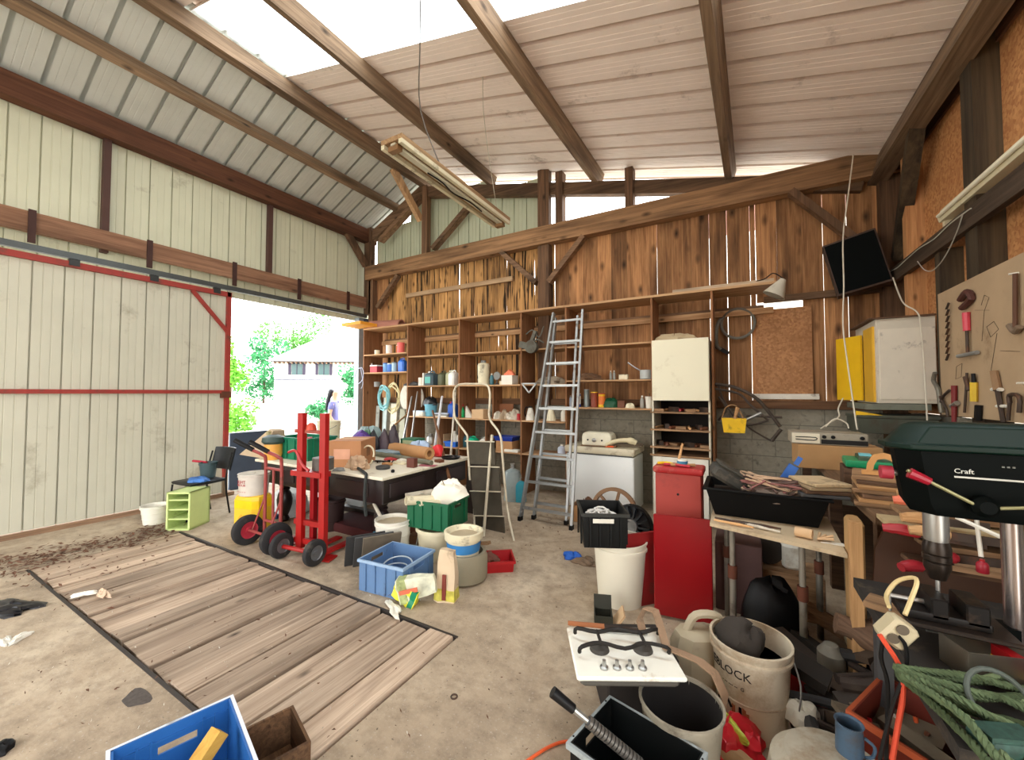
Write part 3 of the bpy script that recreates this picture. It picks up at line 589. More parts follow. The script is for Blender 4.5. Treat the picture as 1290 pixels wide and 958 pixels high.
crate('small bright blue basin on the bottom shelf', (SX(568,5.5),5.56,z4_), .24,.16,.09, mat((30,110,220),.4), cat='basin', name='basin', ribs=False, hole=False)
box('pale cardboard box on the bottom shelf behind the sticks', (SX(555,5.6),5.68,z4_), .2,.2,.2, CARDP)
bottle('grey metal pot on the table end near the shelf', (SX(541,5.5),5.55,z4_), .08,.2, STEEL, GREY, cat='pot', name='pot')
# bay C
r = T('milk_can','tall beige plastic canister with ribbed sides on the middle shelf','canister',(SX(609),5.6,z2_))
MB().lathe([(.085,0),(.1,.01),(.092,.06),(.1,.09),(.092,.13),(.1,.17),(.1,.33),(.09,.36),(.05,.375)],24).build('body', CREAM, r); MB().lathe([(.045,.37),(.045,.41),(.03,.42)],16).build('cap', GREY, r)
bottle('slim teal bottle beside the tall beige canister', (SX(619.5),5.6,z2_), .035,.19, mat((60,110,120),.4), WHITE)
r = T('grinding_wheel_stand','small grey stand with a disc on the middle shelf','tool',(SX(626),5.6,z2_)); MB().lathe([(.05,0),(.045,.01),(.01,.03),(.01,.1)],14).build('foot', DGREY, r); b = MB(); b.M = Matrix.Translation((0,0,.15)) @ Matrix.Rotation(math.pi/2,4,'X'); b.lathe([(.01,-.012),(.065,-.01),(.07,0),(.065,.01),(.01,.012)],20).build('disc', GREY, r)
can('small cream pot in front of the grey stand', (SX(631,5.5),5.52,z2_), .035,.06, CREAM, cat='pot', name='pot')
r = carton('white open box holding an orange bag on the middle shelf', (SX(643),5.58,z2_), .2,.2,.15, WHITE, open_=True, flaps=False); o = crumple(.17,.17,.1,seed=12,amp=.5).build('orange_bag', mat((236,130,90),.5), r); o.location = (0,0,.13)
r = T('spray_bottle','green spray bottle with red trigger on the lower shelf','spray bottle',(SX(584),5.56,z3_))
MB().lathe([(.04,0),(.045,.01),(.045,.1),(.03,.16),(.015,.19)],16).build('body', mat((20,160,90),.35), r); b = MB(); b.cbox((0,0,.215),(.045,.03,.04)); b.cbox((-.035,0,.22),(.03,.02,.02)); b.cbox((-.02,0,.19),(.012,.015,.05),ry=.4); b.build('trigger', RED, r)
S('funnel_card','white triangular carton leaning beside the green spray bottle','carton', MB().prism([(-.07,0),(.08,0),(-.06,.2)],-.02,.02), WHITE, (SX(592),5.58,z3_), rot=(math.pi/2,0,0))
carton('pale open cardboard box on the lower shelf behind the ladder hoop', (SX(607),5.58,z3_), .23,.22,.15, CARDP, open_=True, flaps=False)
S('back_board','brown board standing at the back of the lower shelf','board', MB().box(-.16,.16,-.01,.01,0,.24), CARDD, (SX(627),5.85,z3_))
for i, px in enumerate((628,636,644,650)): S('rag','crumpled pale paper and rag pile on the lower shelf beside the red can, '+('leftmost','second','third','rightmost')[i]+' lump','rag', crumple(.15,.17,.1+.03*(i%2),seed=20+i,amp=.6), (WHITED,mat((170,150,124),.9),WHITED,mat((196,186,166),.9))[i], (SX(px),5.58,z3_))
can('red can against the upright on the lower shelf', (SX(653.5,5.5),5.5,z3_), .03,.1, RED, cat='can', name='can')
jug('green and turquoise jug on the bottom shelf', (SX(597),5.58,z4_), .17,.16,.2, mat((30,190,140),.35), TEAL)
jug('white jug with grey cap on the bottom shelf beside the green one', (SX(612),5.58,z4_), .15,.16,.2, WHITE, GREY)
carton('cardboard box under a dark blue crate on the bottom shelf', (SX(639),5.62,z4_), .3,.25,.16, CARD); crate('dark blue basket sitting on the cardboard box on the bottom shelf', (SX(638),5.62,z4_+.163), .34,.26,.07, mat((24,50,140),.4), cat='basket', name='basket', ribs=False, hole=False)
S('paper_stack','flat papers and cable at the front of the bottom shelf','papers', MB().bbox((0,0,.02),(.25,.12,.04),.004), WHITE, (SX(645,5.5),5.52,z4_))
# bay D and E
b = MB(); b.M = Matrix.Rotation(math.pi/2,4,'X'); b.lathe([(.02,-.05),(.09,-.05),(.1,0),(.1,.05),(.03,.07)],18); b.M = Matrix(); b.cbox((-.13,0,.03),(.14,.1,.1),ry=.3); b.cbox((.02,0,.14),(.05,.05,.22),ry=.4); b.tube([(-.1,0,.2),(0,.02,.26),(.12,0,.14),(.2,0,.3)],.01,6,4); b.tube([(.0,0,.0),(.1,-.05,.1),(.2,0,.05)],.012,6,4)
S('old_motor','dusty grey motor and bracket hanging at the top left of the ladder compartment','motor', b, mat((96,94,84),.8,var=.3,dirt=.4), (SX(671,5.42),5.4,2.3))
b = MB(); b.beam((-.13,0,0),(.13,0,0),.02,.02); b.beam((-.12,0,0),(.0,0,-.14),.02,.02); b.beam((.12,0,0),(.0,0,-.14),.02,.02); S('shelf_bracket','white metal V bracket hanging on the shelf edge left of the ladder','bracket', b, ALU, (SX(667,5.43),5.42,1.74))
r = bottle('white kettle shaped bottle left of the ladder on the lower shelf', (SX(670),5.55,z3_), .075,.22, WHITE, BLACK, sh=3); MB().tube([(-.03,0,.19),(-.08,0,.2),(-.1,0,.1),(-.07,0,.04)],.01,6,4).build('handle', BLACK, r)
bottle('white jug just behind the ladder rungs on the lower shelf', (SX(694),5.6,z3_), .08,.2, CREAM, WHITE, sh=3); bottle('white bottle right of the ladder on the lower shelf', (SX(711),5.6,z3_), .055,.2, WHITE, WHITE)
bottle('small white flask behind the ladder on the bottom shelf', (SX(708),5.6,z4_), .07,.16, mat((200,210,226),.4), WHITE)
S('pipe_pile','dusty pile of pipes and rags on the middle shelf behind the ladder','rubble', crumple(.5,.3,.1,seed=31,amp=.6), DUST, (SX(690),5.68,z2_)); S('rag_pile','brown rag pile on the middle shelf right of the ladder','rag', crumple(.45,.3,.09,seed=33,amp=.6), mat((120,90,66),.9), (SX(738),5.7,1.78))
for i, px in enumerate((767,771.5)): bottle('small clear bottle on the upper right shelf, '+('left','right')[i]+' of the pair', (SX(px),5.7,1.78), .02,.14, mat((150,150,140),.2), WHITE)
box('small white block on the upper right shelf', (SX(786),5.6,1.78), .12,.08,.075, CREAM)
r = T('saucepan','white enamel pan with a long raised handle on the upper right shelf','pan',(SX(814),5.62,1.78)); MB().lathe([(.07,0),(.085,.01),(.085,.13),(.078,.13),(.075,.01)],20).build('body', mat((176,180,176),.4), r); MB().tube([(-.07,0,.12),(-.15,-.02,.17),(-.24,-.03,.24)],.01,8,3).build('handle', STEEL, r)
for lab, px, r_, h_, m, c_, bd in (('white spray can at the left of the right hand shelf',718,.035,.17,mat((190,206,226),.4),WHITE,None),('blue and white bottle behind the ladder on the right hand shelf',729,.03,.2,mat((50,80,170),.4),WHITE,WHITE),('grey aerosol can on the right hand shelf',739,.04,.26,mat((126,134,130),.35,.4),mat((150,150,150),.4),None),('brown tin with yellow lid on the right hand shelf',748.5,.05,.22,mat((140,66,44),.45),YELLOW,None),('yellow and red tin on the right hand shelf',758,.05,.2,YELLOW,mat((190,50,40),.5),mat((226,120,50),.5)),('glass jar holding brushes on the right hand shelf',809,.03,.17,mat((150,146,136),.2),WHITE,None)):
    (can if px > 725 and px != 809 else bottle)(lab, (SX(px),5.6,1.39), r_, h_, m, **({'lid':c_,'band':bd} if px > 725 and px != 809 else {'cap':c_}), cat='tin' if px > 745 and px < 800 else 'can' if px < 800 else 'jar')
S('green_bag','dark green plastic bag behind the tins on the right hand shelf','bag', crumple(.22,.2,.12,seed=41), mat((20,80,50),.5), (SX(769),5.65,1.39)); box('small brown wooden block on the right hand shelf', (SX(783),5.6,1.39), .1,.08,.1, BROWN, name='block', cat='block'); S('stone_lump','pale lump of plaster on the right hand shelf','stone', crumple(.12,.1,.06,seed=43), CREAM, (SX(793,5.5),5.52,1.39))
r = bucket('white cup full of brushes on the right hand shelf by the cabinet', (SX(817,5.5),5.54,1.39), .05,.042,.16, WHITE, cat='cup', handle=False, name='brush_cup', rings=0)
b = MB(); [b.cone((rnd(-.02,.02),rnd(-.02,.02),.02),(rnd(-.05,.05),rnd(-.03,.03),rnd(.2,.25)),.006,.009,6) for _ in range(5)]; b.build('brushes', TOOLZ, r)
S('plank','pale weathered plank lying on top of the shelf unit above the white cabinet','plank', MB().box(-.55,.55,-.05,.05,0,.035), wood((170,146,118),(212,190,162),'x'), (SX(910,5.5),5.5,2.891), .0)
r = T('hanging_lamp','old white cone lamp shade hanging at the right end of the shelf top','lamp',(SX(977,5.45),5.44,2.72)); b = MB(); b.M = Matrix.Rotation(.5,4,'Y'); b.lathe([(.12,0),(.03,.2),(.025,.2),(.112,0)],20); b.build('shade', mat((200,194,176),.6,dirt=.3), r); MB().tube([(.09,0,.19),(.0,0,.26),(-.1,0,.2),(-.3,.05,.2)],.006,6,4).build('cord', BLACK, r)
b = MB(); [b.lathe([(.02,0),(.06,.02),(.04,.08),(.01,.1)],10,c=(rnd(-.25,.25),rnd(-.1,.1),0)) for _ in range(6)]; S('rag_heap','pale crumpled rags on top of the white cabinet','rag', crumple(.45,.25,.09,seed=51,amp=.5), mat((196,176,140),.9), (SX(850,5.6),5.62,2.275))
# gas bottles and clutter under the shelves
for lab, px, py, r_, h_, m in (('grey gas bottle standing under the shelves left of the ladder',644,631,.13,.5,mat((150,162,160),.5,var=.1,dirt=.15)),('small turquoise gas bottle half hidden beside the grey one',655,627,.09,.32,mat((60,160,180),.45))):
    p = P(px,py,z=0); r = T('gas_bottle', lab, 'gas bottle', (p.x+(.1 if h_ < .4 else 0),5.2,0)); MB().lathe([(r_*.9,0),(r_,.02),(r_,h_*.72),(r_*.8,h_*.86),(r_*.3,h_*.93)],24).build('body', m, r); MB().lathe([(r_*.22,h_*.92),(r_*.2,h_*1.04),(r_*.28,h_*1.05),(r_*.28,h_*1.08)],12).build('valve', STEEL, r); MB().lathe([(r_*1.0,0),(r_*1.02,.05),(r_*.97,.05)],24,caps=False).build('foot_ring', m, r)
# fridge freezer chest
fz = T('chest_freezer','scuffed white chest freezer behind the right foot of the ladder','freezer',(-1.66,5.56,0))
MB().bbox((0,0,.385),(.94,.56,.73),.012).build('body', mat((222,224,220),.45,var=.05,scale=3,dirt=.16,dc=(150,134,112)), fz); MB().bbox((0,-.005,.815),(.97,.59,.09),.012).build('lid', mat((206,196,168),.5,var=.06,dirt=.3,dc=(120,96,70)), fz); MB().box(-.45,.45,-.285,-.278,.752,.768).build('seal', DGREY, fz)
r = T('bread_bin','cream enamel box with black dial knobs on top of the freezer','appliance',(-1.72,5.5,.862)); 
MB().loft([[(x*k,y*k2,z) for x, y in ((-.21,-.13),(.21,-.13),(.21,.13),(-.21,.13))] for k, k2, z in ((.96,.96,0),(1,1,.02),(1,1,.12),(.95,.9,.165),(.8,.7,.185))]).build('body', mat((232,226,200),.35), r, .015)
for i, x in enumerate((-.12,-.03,.08)):
    b = MB(); b.M = Matrix.Translation((x,-.135,.08)) @ Matrix.Rotation(math.pi/2,4,'X'); b.lathe([(.012 if i != 1 else .03,-.005),(.012 if i != 1 else .03,.004),(.008 if i != 1 else .012,.012)],14).build('knob', BLACK if i != 1 else STEEL, r)
S('phone_handset','cream curved plastic handle lying on the freezer lid','handset', MB().tube([(-.2,0,.03),(-.12,0,.07),(0,0,.1),(.12,0,.1),(.2,0,.07)],[.02,.028,.028,.03,.045,.035],10,3), mat((220,208,170),.4), (-1.38,5.35,.862), .35)
S('hand_saw','old hand saw with worn blade lying along the front of the freezer lid','saw', MB().cbox((0,0,.006),(.4,.08,.004)).cbox((.23,0,.014),(.12,.09,.02)), mat((130,90,60),.7,dirt=.4), (-1.72,5.33,.862), .05)
S('file','orange file handle on the freezer front edge','tool', MB().cone((-.05,0,.015),(.06,0,.015),.014,.012), ORANGE, (-1.52,5.3,.862)); S('folded_paper','dark stained folded papers on the right back corner of the freezer','papers', MB().bbox((0,0,.012),(.36,.22,.02),.003).cbox((.03,.02,.028),(.3,.2,.008),rz=.2), mat((120,104,84),.9,dirt=.4), (-1.33,5.62,.862), .1)
# ================================================================== BACK WALL RIGHT HALF
# tall white cabinet column
cab = T('tall_cabinet','tall white cabinet with closed upper door and open shelves of tools','cabinet',(-.63,0,0))
MB().box(-.33,.33,5.32,5.9,1.5,2.27).build('carcass', WHITED, cab); MB().bbox((0,5.305,1.885),(.655,.022,.765),.004).build('door', mat((232,226,198),.45,var=.04,scale=2,dirt=.13,dc=(190,176,140)), cab)
for x in (-.325,.325): MB().box(x-.01,x+.01,5.32,5.9,0,1.5).build('side_panel', mat((214,208,186),.6,dirt=.3), cab)
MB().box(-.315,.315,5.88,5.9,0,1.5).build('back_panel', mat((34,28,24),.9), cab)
for z in (1.36,1.14,.92,.82): MB().box(-.36,.33,5.3,5.88,z-.02,z).build('shelf_board', WDX, cab)
for k, z in enumerate((1.36,1.14,.92)):
    for i in range(7):
        x = -.63-.27+.09*i+rnd(-.015,.015); y = 5.45+rnd(-.06,.05); t = (i+k) % 4
        b = MB()
        if t == 0: b.cbox((0,0,.018),(.12,.1,.034)); m = WDX
        elif t == 1: b.cone((0,-.1,.02),(0,.1,.02),.014,.02,8); m = TOOLW
        elif t == 2: b.cbox((0,0,.03),(.05,.14,.058),rz=.4); m = IRON
        else: b.cone((-.01,-.06,.02),(.02,.06,.022),.018,.018,8); b.cbox((.0,.08,.02),(.08,.03,.035)); m = RED if k == 0 else BROWN
        S(('wood_offcut','wood_file','iron_block','small_hammer')[t], 'dusty '+('wood offcut','file','iron block','small hammer')[t]+' on the '+('top','middle','lowest')[k]+' open shelf of the white cabinet column','tool', b, m, (x,y,z), rnd(-.4,.4), group='tools on the '+('top','middle','lowest')[k]+' open cabinet shelf')
S('white_board','white painted board standing at the foot of the white cabinet column','board', MB().box(-.31,.31,-.01,.01,0,.8), WHITE, (-.63,5.26,0), bevel=.003)
# red metal box and red panel
r = T('red_tank','faded red metal box standing behind the red panel','box',(-.415,3.4,0))
MB().bbox((0,0,.49),(.33,.2,.98),.008).build('body', mat((158,52,40),.55,var=.1,scale=4,dirt=.14,dc=(110,40,34)), r); MB().bbox((0,0,1.0),(.36,.24,.05),.01).build('lid', mat((160,30,30),.45,var=.1,dirt=.25,dc=(190,130,110)), r)
b = MB(); b.M = Matrix.Translation((0,-.102,.82)) @ Matrix.Rotation(math.pi/2,4,'X'); b.lathe([(.001,0),(.009,0),(.009,.003),(.001,.003)],12).build('hole', BLACK, r)
S('metal_sheet','large glossy dark red metal panel standing upright in front of the faded red box','panel', MB().bbox((0,0,.35),(.38,.022,.7),.006), mat((136,6,16),.3,var=.14,scale=3,dirt=.04,dc=(100,20,22),spec=.5), (-.36,3.05,.02), .12, rot=(-.03,0,.12))
S('red_sheet','narrow red edged panel standing open beside the white bin','panel', MB().bbox((0,0,.27),(.02,.36,.54),.006), mat((150,34,34),.5,dirt=.2), (-.66,3.12,.0), rot=(0,0,-.75))
r = T('tape_roll','blue and white tape rolls on top of the faded red box','tape',(-.39,3.38,1.026)); MB().lathe([(.025,0),(.04,0),(.04,.04),(.025,.04)],20).build('roll', mat((60,120,150),.5), r); MB().lathe([(.02,.04),(.036,.04),(.036,.052),(.018,.052)],20).build('roll_top', WHITE, r)
b = MB(); b.cone((-.05,-.03,.012),(.12,.03,.012),.01,.012,8); b.cone((.0,.03,.03),(.03,.06,.17),.012,.008,8); S('chisel','wooden chisel leaning beside the tape rolls on the red box','chisel', b, TOOLW, (-.42,3.36,1.026))
S('red_pliers','red handled pliers on the front edge of the red box lid','pliers', MB().tube([(-.1,0,.01),(-.03,.012,.012),(.02,0,.012),(.09,-.008,.01)],.009,8,3).tube([(-.1,.03,.01),(-.03,.018,.012),(.02,.01,.012),(.09,.012,.01)],.008,8,3), mat((180,50,60),.5), (-.42,3.33,1.026)); S('yellow_tool','yellow bent tool at the left end of the red box lid','tool', MB().tube([(-.06,0,.012),(0,.03,.014),(.05,.01,.012)],.01,8,3), YELLOW, (-.51,3.36,1.026))
# white bin and black crate
bucket('large white plastic bin under the black crate', (-.82,3.13,0), .2,.165,.47, mat((226,220,200),.45,var=.06,scale=3,dirt=.16,dc=(170,150,120)), cat='bin', handle=False, rings=0, name='bin')
r = crate('black plastic crate full of white cable on the white bin', (-.93,3.02,.473), .32,.36,.25, mat((20,21,20),.45,dirt=.08,dc=(60,56,50),spec=.25), mat((44,46,42),.5), rz=.1, rot=(0,0,.45), hole=False); MB().box(-.09,.06,-.195,-.19,.185,.215).build('sticker', WHITE, r)
b = MB(); coil(b,.09,.008,4,jit=.03,seed=8,up=.012); coil(b,.06,.008,3,z=.03,jit=.03,seed=9,up=.012); S('white_cable','bundle of white cable lying in the black crate','cable', b, mat((222,220,212),.5), (-.93,3.02,.62), rot=(.1,.1,0)); S('crate_filling','dark rags filling the black crate under the white cable','rag', crumple(.27,.3,.14,seed=77,amp=.2), mat((60,58,54),.9), (-.93,3.02,.48), rot=(0,0,.45))
r = T('spoked_wheel','rusty brown spoked wheel leaning behind the black crate','wheel',(-1.2,4.35,.3),rot=(math.pi/2-.15,0,-.1)); MB().lathe([(.22,-.02),(.26,-.02),(.26,.02),(.22,.02),(.22,-.02)],36,caps=False).build('rim', mat((126,94,66),.8,dirt=.3), r); [MB().beam((.03*math.cos(a),.03*math.sin(a),0),(.225*math.cos(a),.225*math.sin(a),0),.03,.02).build('spoke', mat((116,86,60),.8), r) for a in [math.pi*2*i/6+.3 for i in range(6)]]; MB().lathe([(.02,-.03),(.045,-.03),(.045,.03),(.02,.03)],16).build('hub', IRON, r)
S('scrap_box','low brown box under the finned fan wheel','box', MB().bbox((0,0,.115),(.34,.24,.23),.005), WDD, (-.84,3.66,0)); r = T('fan_wheel','black finned fan wheel with pale hub behind the black crate','wheel',(-.84,3.62,.42),rot=(math.pi/2-.1,0,-.15)); MB().lathe([(.17,-.03),(.185,-.03),(.185,.03),(.17,.03),(.17,-.03)],36,caps=False).build('rim', BLACK, r); MB().lathe([(.02,-.02),(.17,-.02),(.17,-.015),(.02,-.015)],30).build('disc', mat((50,52,56),.5), r); MB().lathe([(.02,.0),(.055,.0),(.06,.04),(.045,.04),(.04,.02),(.02,.02)],24).build('hub', GREY, r)
for i in range(14): a = math.pi*2*i/14; MB().beam((.07*math.cos(a),.07*math.sin(a),.01),(.165*math.cos(a),.165*math.sin(a),.015),.014,.04).build('fin', mat((40,44,48),.4), r)
carton('open cardboard box of scraps between the ladder foot and the freezer', (-1.68,4.85,0), .32,.26,.2, CARD, rz=.1, open_=True, flaps=False); S('scrap_heap','brown paper scraps heaped in the cardboard box by the freezer','scraps', crumple(.27,.21,.16,seed=61,amp=.6), mat((110,78,58),.9), (-1.68,4.85,.08))
bucket('pale sack like tub with an orange handle behind the black crate', (-1.32,4.75,0), .15,.12,.22, mat((170,150,120),.8), handle=False, cat='tub', name='tub', fill=DUST, fz=.85); S('orange_grip','orange drill grip sticking out of the pale tub','tool', MB().tube([(-.08,0,0),(0,0,.05),(.08,.01,.03)],[.03,.028,.03],10,3), ORANGE, (-1.36,4.7,.22))
r = T('ammo_box','small open dark box with a pale lid on the floor beside the white bin','box',(-.83,2.72,0),rz=.35); b = MB(); obox(b,.12,.14,.1); b.build('body', mat((50,50,40),.6), r); MB().cbox((.1,0,.06),(.012,.14,.13),ry=.6).build('lid', CARDP, r); MB().cbox((-.0,.07,.13),(.12,.01,.09),rx=-.3).build('back_flap', mat((50,50,40),.6), r)
# step table, tub and its load
tb = T('side_table','small worn table with a pale top and grey pipe legs','table',(.16,3.03,0))
MB().loft([[(-.33,-.2,z),(.31,-.4,z),(.34,.32,z),(-.33,.3,z)] for z in (.755,.775)]).build('table_top', mat((196,176,144),.8,var=.12,scale=5,dirt=.3,dc=(130,104,76)), tb)
for x, y in ((-.21,-.1),(.14,-.22),(-.25,.25),(.28,.25)): 
    l = MB().lathe([(.019,0),(.019,.45),(.016,.46),(.016,.754)],12,c=(x,y,0)).build('leg', mat((130,124,112),.5,.3,dirt=.4), tb); MB().lathe([(.027,.42),(.027,.5)],12,c=(x,y,0)).build('collar', RUST, l)
tub = T('mortar_tub','wide black plastic tub on the side table heaped with cables and books','tub',(.13,3.2,.777)); b = MB(); x, y = .33,.2
b.loft([rect(-x*.85,x*.85,-y*.8,y*.8,0),rect(-x,x,-y,y,.17),rect(-x-.02,x+.02,-y-.02,y+.02,.17),rect(-x-.02,x+.02,-y-.02,y+.02,.185),rect(-x+.01,x-.01,-y+.01,y-.01,.185),rect(-x*.83,x*.83,-y*.77,y*.77,.01)]); b.build('body', mat((8,8,8),.6,dirt=.04,spec=.15), tub, .004)
MB().box(-x*.9,x*.9,-y*.9,y*.9,.1,.13).build('filling', mat((70,60,52),.9), tub)
r = T('tool_case','dusty black hard case tipped in the left end of the tub','case',(-.1,3.23,.94),rot=(.05,.55,.2)); MB().bbox((0,0,.07),(.26,.2,.09),.02).build('body', mat((62,60,54),.7,var=.2,dirt=.3,dc=(110,100,84)), r); MB().bbox((0,0,.125),(.25,.19,.02),.01).build('lid', mat((70,68,60),.7,dirt=.3), r)
for k, (m, sd, lab) in enumerate(((mat((140,90,84),.6),2,'tangle of brownish red cable heaped in the tub'),(mat((96,74,66),.6),5,'dark brown cable tangle under the reddish one in the tub'),(mat((190,160,130),.6),11,'beige cord tangled among the brown cables in the tub'))):
    b = MB(); rg = random.Random(sd); pts = [(rg.uniform(-.17,.17), rg.uniform(-.1,.1), rg.uniform(.0,.1)) for _ in range(42)]; b.tube(pts, .006, 6, 4); S('cable_tangle', lab, 'cable', b, m, (.18,3.15,.93+.01*k))
S('cable_bag','grey plastic bag under the cable tangle at the front of the tub','bag', crumple(.3,.2,.1,seed=66,amp=.5), mat((110,96,84),.6), (.2,3.13,.9))
for i in range(4): S('notebook','flat dusty book at the right end of the tub, '+('lowest','second from below','third from below','topmost')[i]+' of its pile','book', MB().bbox((0,0,.011),(.24-.01*i,.26,.02),.003), (DGREY,WDD,mat((150,130,100),.9),mat((196,172,134),.9,dirt=.2))[i], (.43,3.14,.964+.0225*i), .1+.12*i)
S('blue_brush','blue handled flat brush standing in the cables','brush', MB().cbox((0,0,.07),(.06,.02,.15),ry=.5).cbox((.06,0,.17),(.03,.012,.06),ry=.5), mat((60,110,190),.5), (.29,3.36,.96)); 
for i, (x, y, a, l) in enumerate(((.02,2.86,-.25,.3),(-.02,2.82,-.2,.22),(.08,2.84,-.35,.3),(.1,2.87,-.12,.26))): S('metal_rod','old tool rod on the front edge of the side table, '+('longest at the back','leftmost short','frontmost slanted','right hand')[i]+' one','tool', MB().cone((-l/2,0,.012),(l*.1,0,.012),.006,.009,8).cone((l*.1,0,.012),(l/2,0,.011),.01,.005,8), (IRON,TOOLW,WHITED,IRON)[i], (x-.02,y+.02,.777), a)
r = T('tape_cardboard_roll','short cardboard tube lying on the side table','tube',(.31,2.8,.805),rot=(0,math.pi/2,-.3)); MB().lathe([(.018,-.04),(.027,-.04),(.027,.04),(.018,.04),(.018,-.04)],18,caps=False).build('tube', CARDP, r)
b = MB(); [b.cone((0,0,.01),(.07*math.cos(a),.07*math.sin(a),.02+rnd(0,.02)),.004,.008,5) for a in (-.2,.1,.5,.9,1.3)]; S('scrap_bundle','small bundle of cut scraps beside the cardboard tube','scraps', b, CARDP, (.37,2.78,.777)); S('putty_knife','pale triangular scraper on the right corner of the side table','scraper', MB().prism([(-.04,0),(.06,.03),(.08,-.02)],0,.004), WHITE, (.42,2.76,.777))
# hanging cable ring, grabs and yellow pail
b = MB(); b.M = Matrix.Rotation(math.pi/2,4,'X'); b.tube([(.19*math.cos(a),.19*math.sin(a),.01*math.sin(a*.9)) for a in [math.pi*2*i/28 for i in range(60)]],.018,8); b.tube([(-.19,.08,.01),(-.24,-.02,.03),(-.25,-.25,.03),(-.2,-.33,.02)],.022,8,4); S('hose_coil','grey hose coil hanging on the boards right of the white cabinet','hose', b, mat((110,106,96),.7,dirt=.2), (SX(931,5.9),5.93,2.5)); S('clamp','black clamp hanging under the hose coil','clamp', MB().cbox((0,0,0),(.2,.03,.05),ry=.6).cbox((-.08,0,.08),(.04,.03,.2),ry=.2), BLACK, (SX(910,5.9),5.93,2.17))
b = MB(); q = lambda px, py: P(px,py,y=5.7)
for pts, r_ in (([(900,484),(925,488),(950,500),(965,515),(983,538)],.02),([(900,490),(930,496),(945,510),(968,530)],.014),([(905,500),(915,515),(905,530)],.014),([(925,520),(945,540),(972,556)],.01),([(972,556),(984,541)],.02),([(940,524),(985,526)],.015),([(905,485),(912,505),(935,535),(968,530)],.012)): b.tube([q(*p) for p in pts], r_, 8, 4)
S('bicycle_frame','old bent tube frame with a saw hanging on the block wall','frame', b, mat((84,74,66),.6,.4,dirt=.3), (0,0,0))
r = T('yellow_pail','yellow plastic box hanging on the block wall with tools inside','box',tuple(P(925,545,y=5.5))); b = MB(); obox(b,.26,.18,.17,.008,.02); b.build('body', YELLOW, r); MB().tube([(-.13,0,.16),(-.08,0,.3),(.02,0,.32),(.1,0,.17)],.008,6,4).build('handle', TOOLW, r); MB().cone((-.08,0,.04),(.28,0,.24),.014,.02,8).build('tool_inside', STEEL, r); MB().cone((-.02,0,.04),(.04,0,.3),.014,.022,8).build('wooden_tool_inside', TOOLW, r)
# window hatch side things: speaker, wires
r = T('loudspeaker','dark tilted loudspeaker box on the rail in the right corner','speaker',tuple(P(1088,362,y=5.5)+Vector((.03,.1,.0))),rot=(0,.0,0)); b = MB(); b.M = Matrix.Rotation(-.22,4,'Y') @ Matrix.Rotation(-.15,4,'Z'); b.bbox((0,.1,.3),(.46,.26,.6),.006); b.build('cabinet', mat((70,52,42),.7), r); b = MB(); b.M = Matrix.Rotation(-.22,4,'Y') @ Matrix.Rotation(-.15,4,'Z'); b.box(-.215,.215,-.036,-.028,.02,.58).build('grille', mat((12,15,15),.95,var=.05,spec=.1), r)
def cord(lab, pts, m, r_=.006, name='cable', cat='cable'): return S(name, lab, cat, MB().tube(pts, r_, 6, 4), m, (0,0,0))
CORDW = mat((214,206,186),.5)
cord('white cable hanging from the roof beam past the loudspeaker to the stereo', [P(1075,195,y=5.3),P(1068,250,y=5.2),P(1062,300,y=5.1),P(1063,360,y=5.0),P(1062,410,y=4.8),P(1068,460,y=4.75),P(1078,530,y=4.6),P(1080,541,y=4.5)], CORDW)
cord('white cable drooping from the wall rail over the white wall cabinet', [P(1125,350,y=5.4),P(1133,372,y=5.2),P(1140,384,y=4.95),P(1155,393,y=4.9),P(1160,410,y=4.9),P(1165,470,y=4.9),P(1168,530,y=4.85)], CORDW)
cord('thin cable clipped along the rail on the right wall', [(XR-.175,4.0+.3*i,2.9+.012*math.sin(i*2.3)) for i in range(7)]+[(XR-.2,5.85,2.84)], mat((190,184,170),.5), .005)
cord('small cable loop hanging under the right wall rail', [(XR-.18,4.95,2.8),(XR-.18,4.8,2.68),(XR-.18,4.62,2.63),(XR-.18,4.4,2.68),(XR-.18,4.2,2.8),(XR-.18,4.1,2.9)], mat((170,164,150),.5), .004)
cord('white cable looping from the yellow cabinet down to the stereo', [P(1062,502,y=4.9),P(1056,515,y=4.8),P(1057,525,y=4.7),P(1045,533,y=4.6),P(1034,540,y=4.5)], CORDW)
cord('pale cord lying in a loop on top of the stereo', [P(1040,538,y=4.55),P(1052,528,y=4.55),P(1066,533,y=4.55),P(1069,540,y=4.55)], CORDW)
# wall cabinet
wc = T('corner_cabinet','white and yellow wall cabinet with peeling paint in the right corner','cabinet',(0,0,0))
MB().box(1.15,1.56,5.0,5.75,1.5,2.3).build('carcass', mat((212,204,186),.7,var=.08,dirt=.15,dc=(150,134,110),bump=.3), wc, .003)
MB().box(1.17,1.55,4.99,5.0,1.54,2.2).build('side_face', mat((224,216,198),.6,var=.06,dirt=.08), wc)
MB().box(1.13,1.15,5.05,5.35,1.51,2.24).build('door', mat((226,176,52),.5,var=.08), wc); MB().cbox((1.05,5.55,1.86),(.02,.34,.68),rz=.45).build('door', mat((240,192,30),.45,var=.06), wc)
MB().box(1.1,1.56,4.98,5.75,2.3,2.315).build('top_board', WDD, wc); MB().box(1.05,1.5,4.95,5.7,1.44,1.495).build('bottom_board', mat((120,124,110),.6,dirt=.3), wc)
S('yellow_strip','yellow strip of wood jutting out under the corner cabinet','strip', MB().cbox((0,0,0),(.2,.03,.05),ry=.2), YELLOW, tuple(P(1095,524,y=4.9)))
box('old dark green machine on the bench under the corner cabinet', (1.25,5.1,1.22), .55,.45,.17, mat((74,78,66),.6,dirt=.3), cat='machine', name='bench_machine')
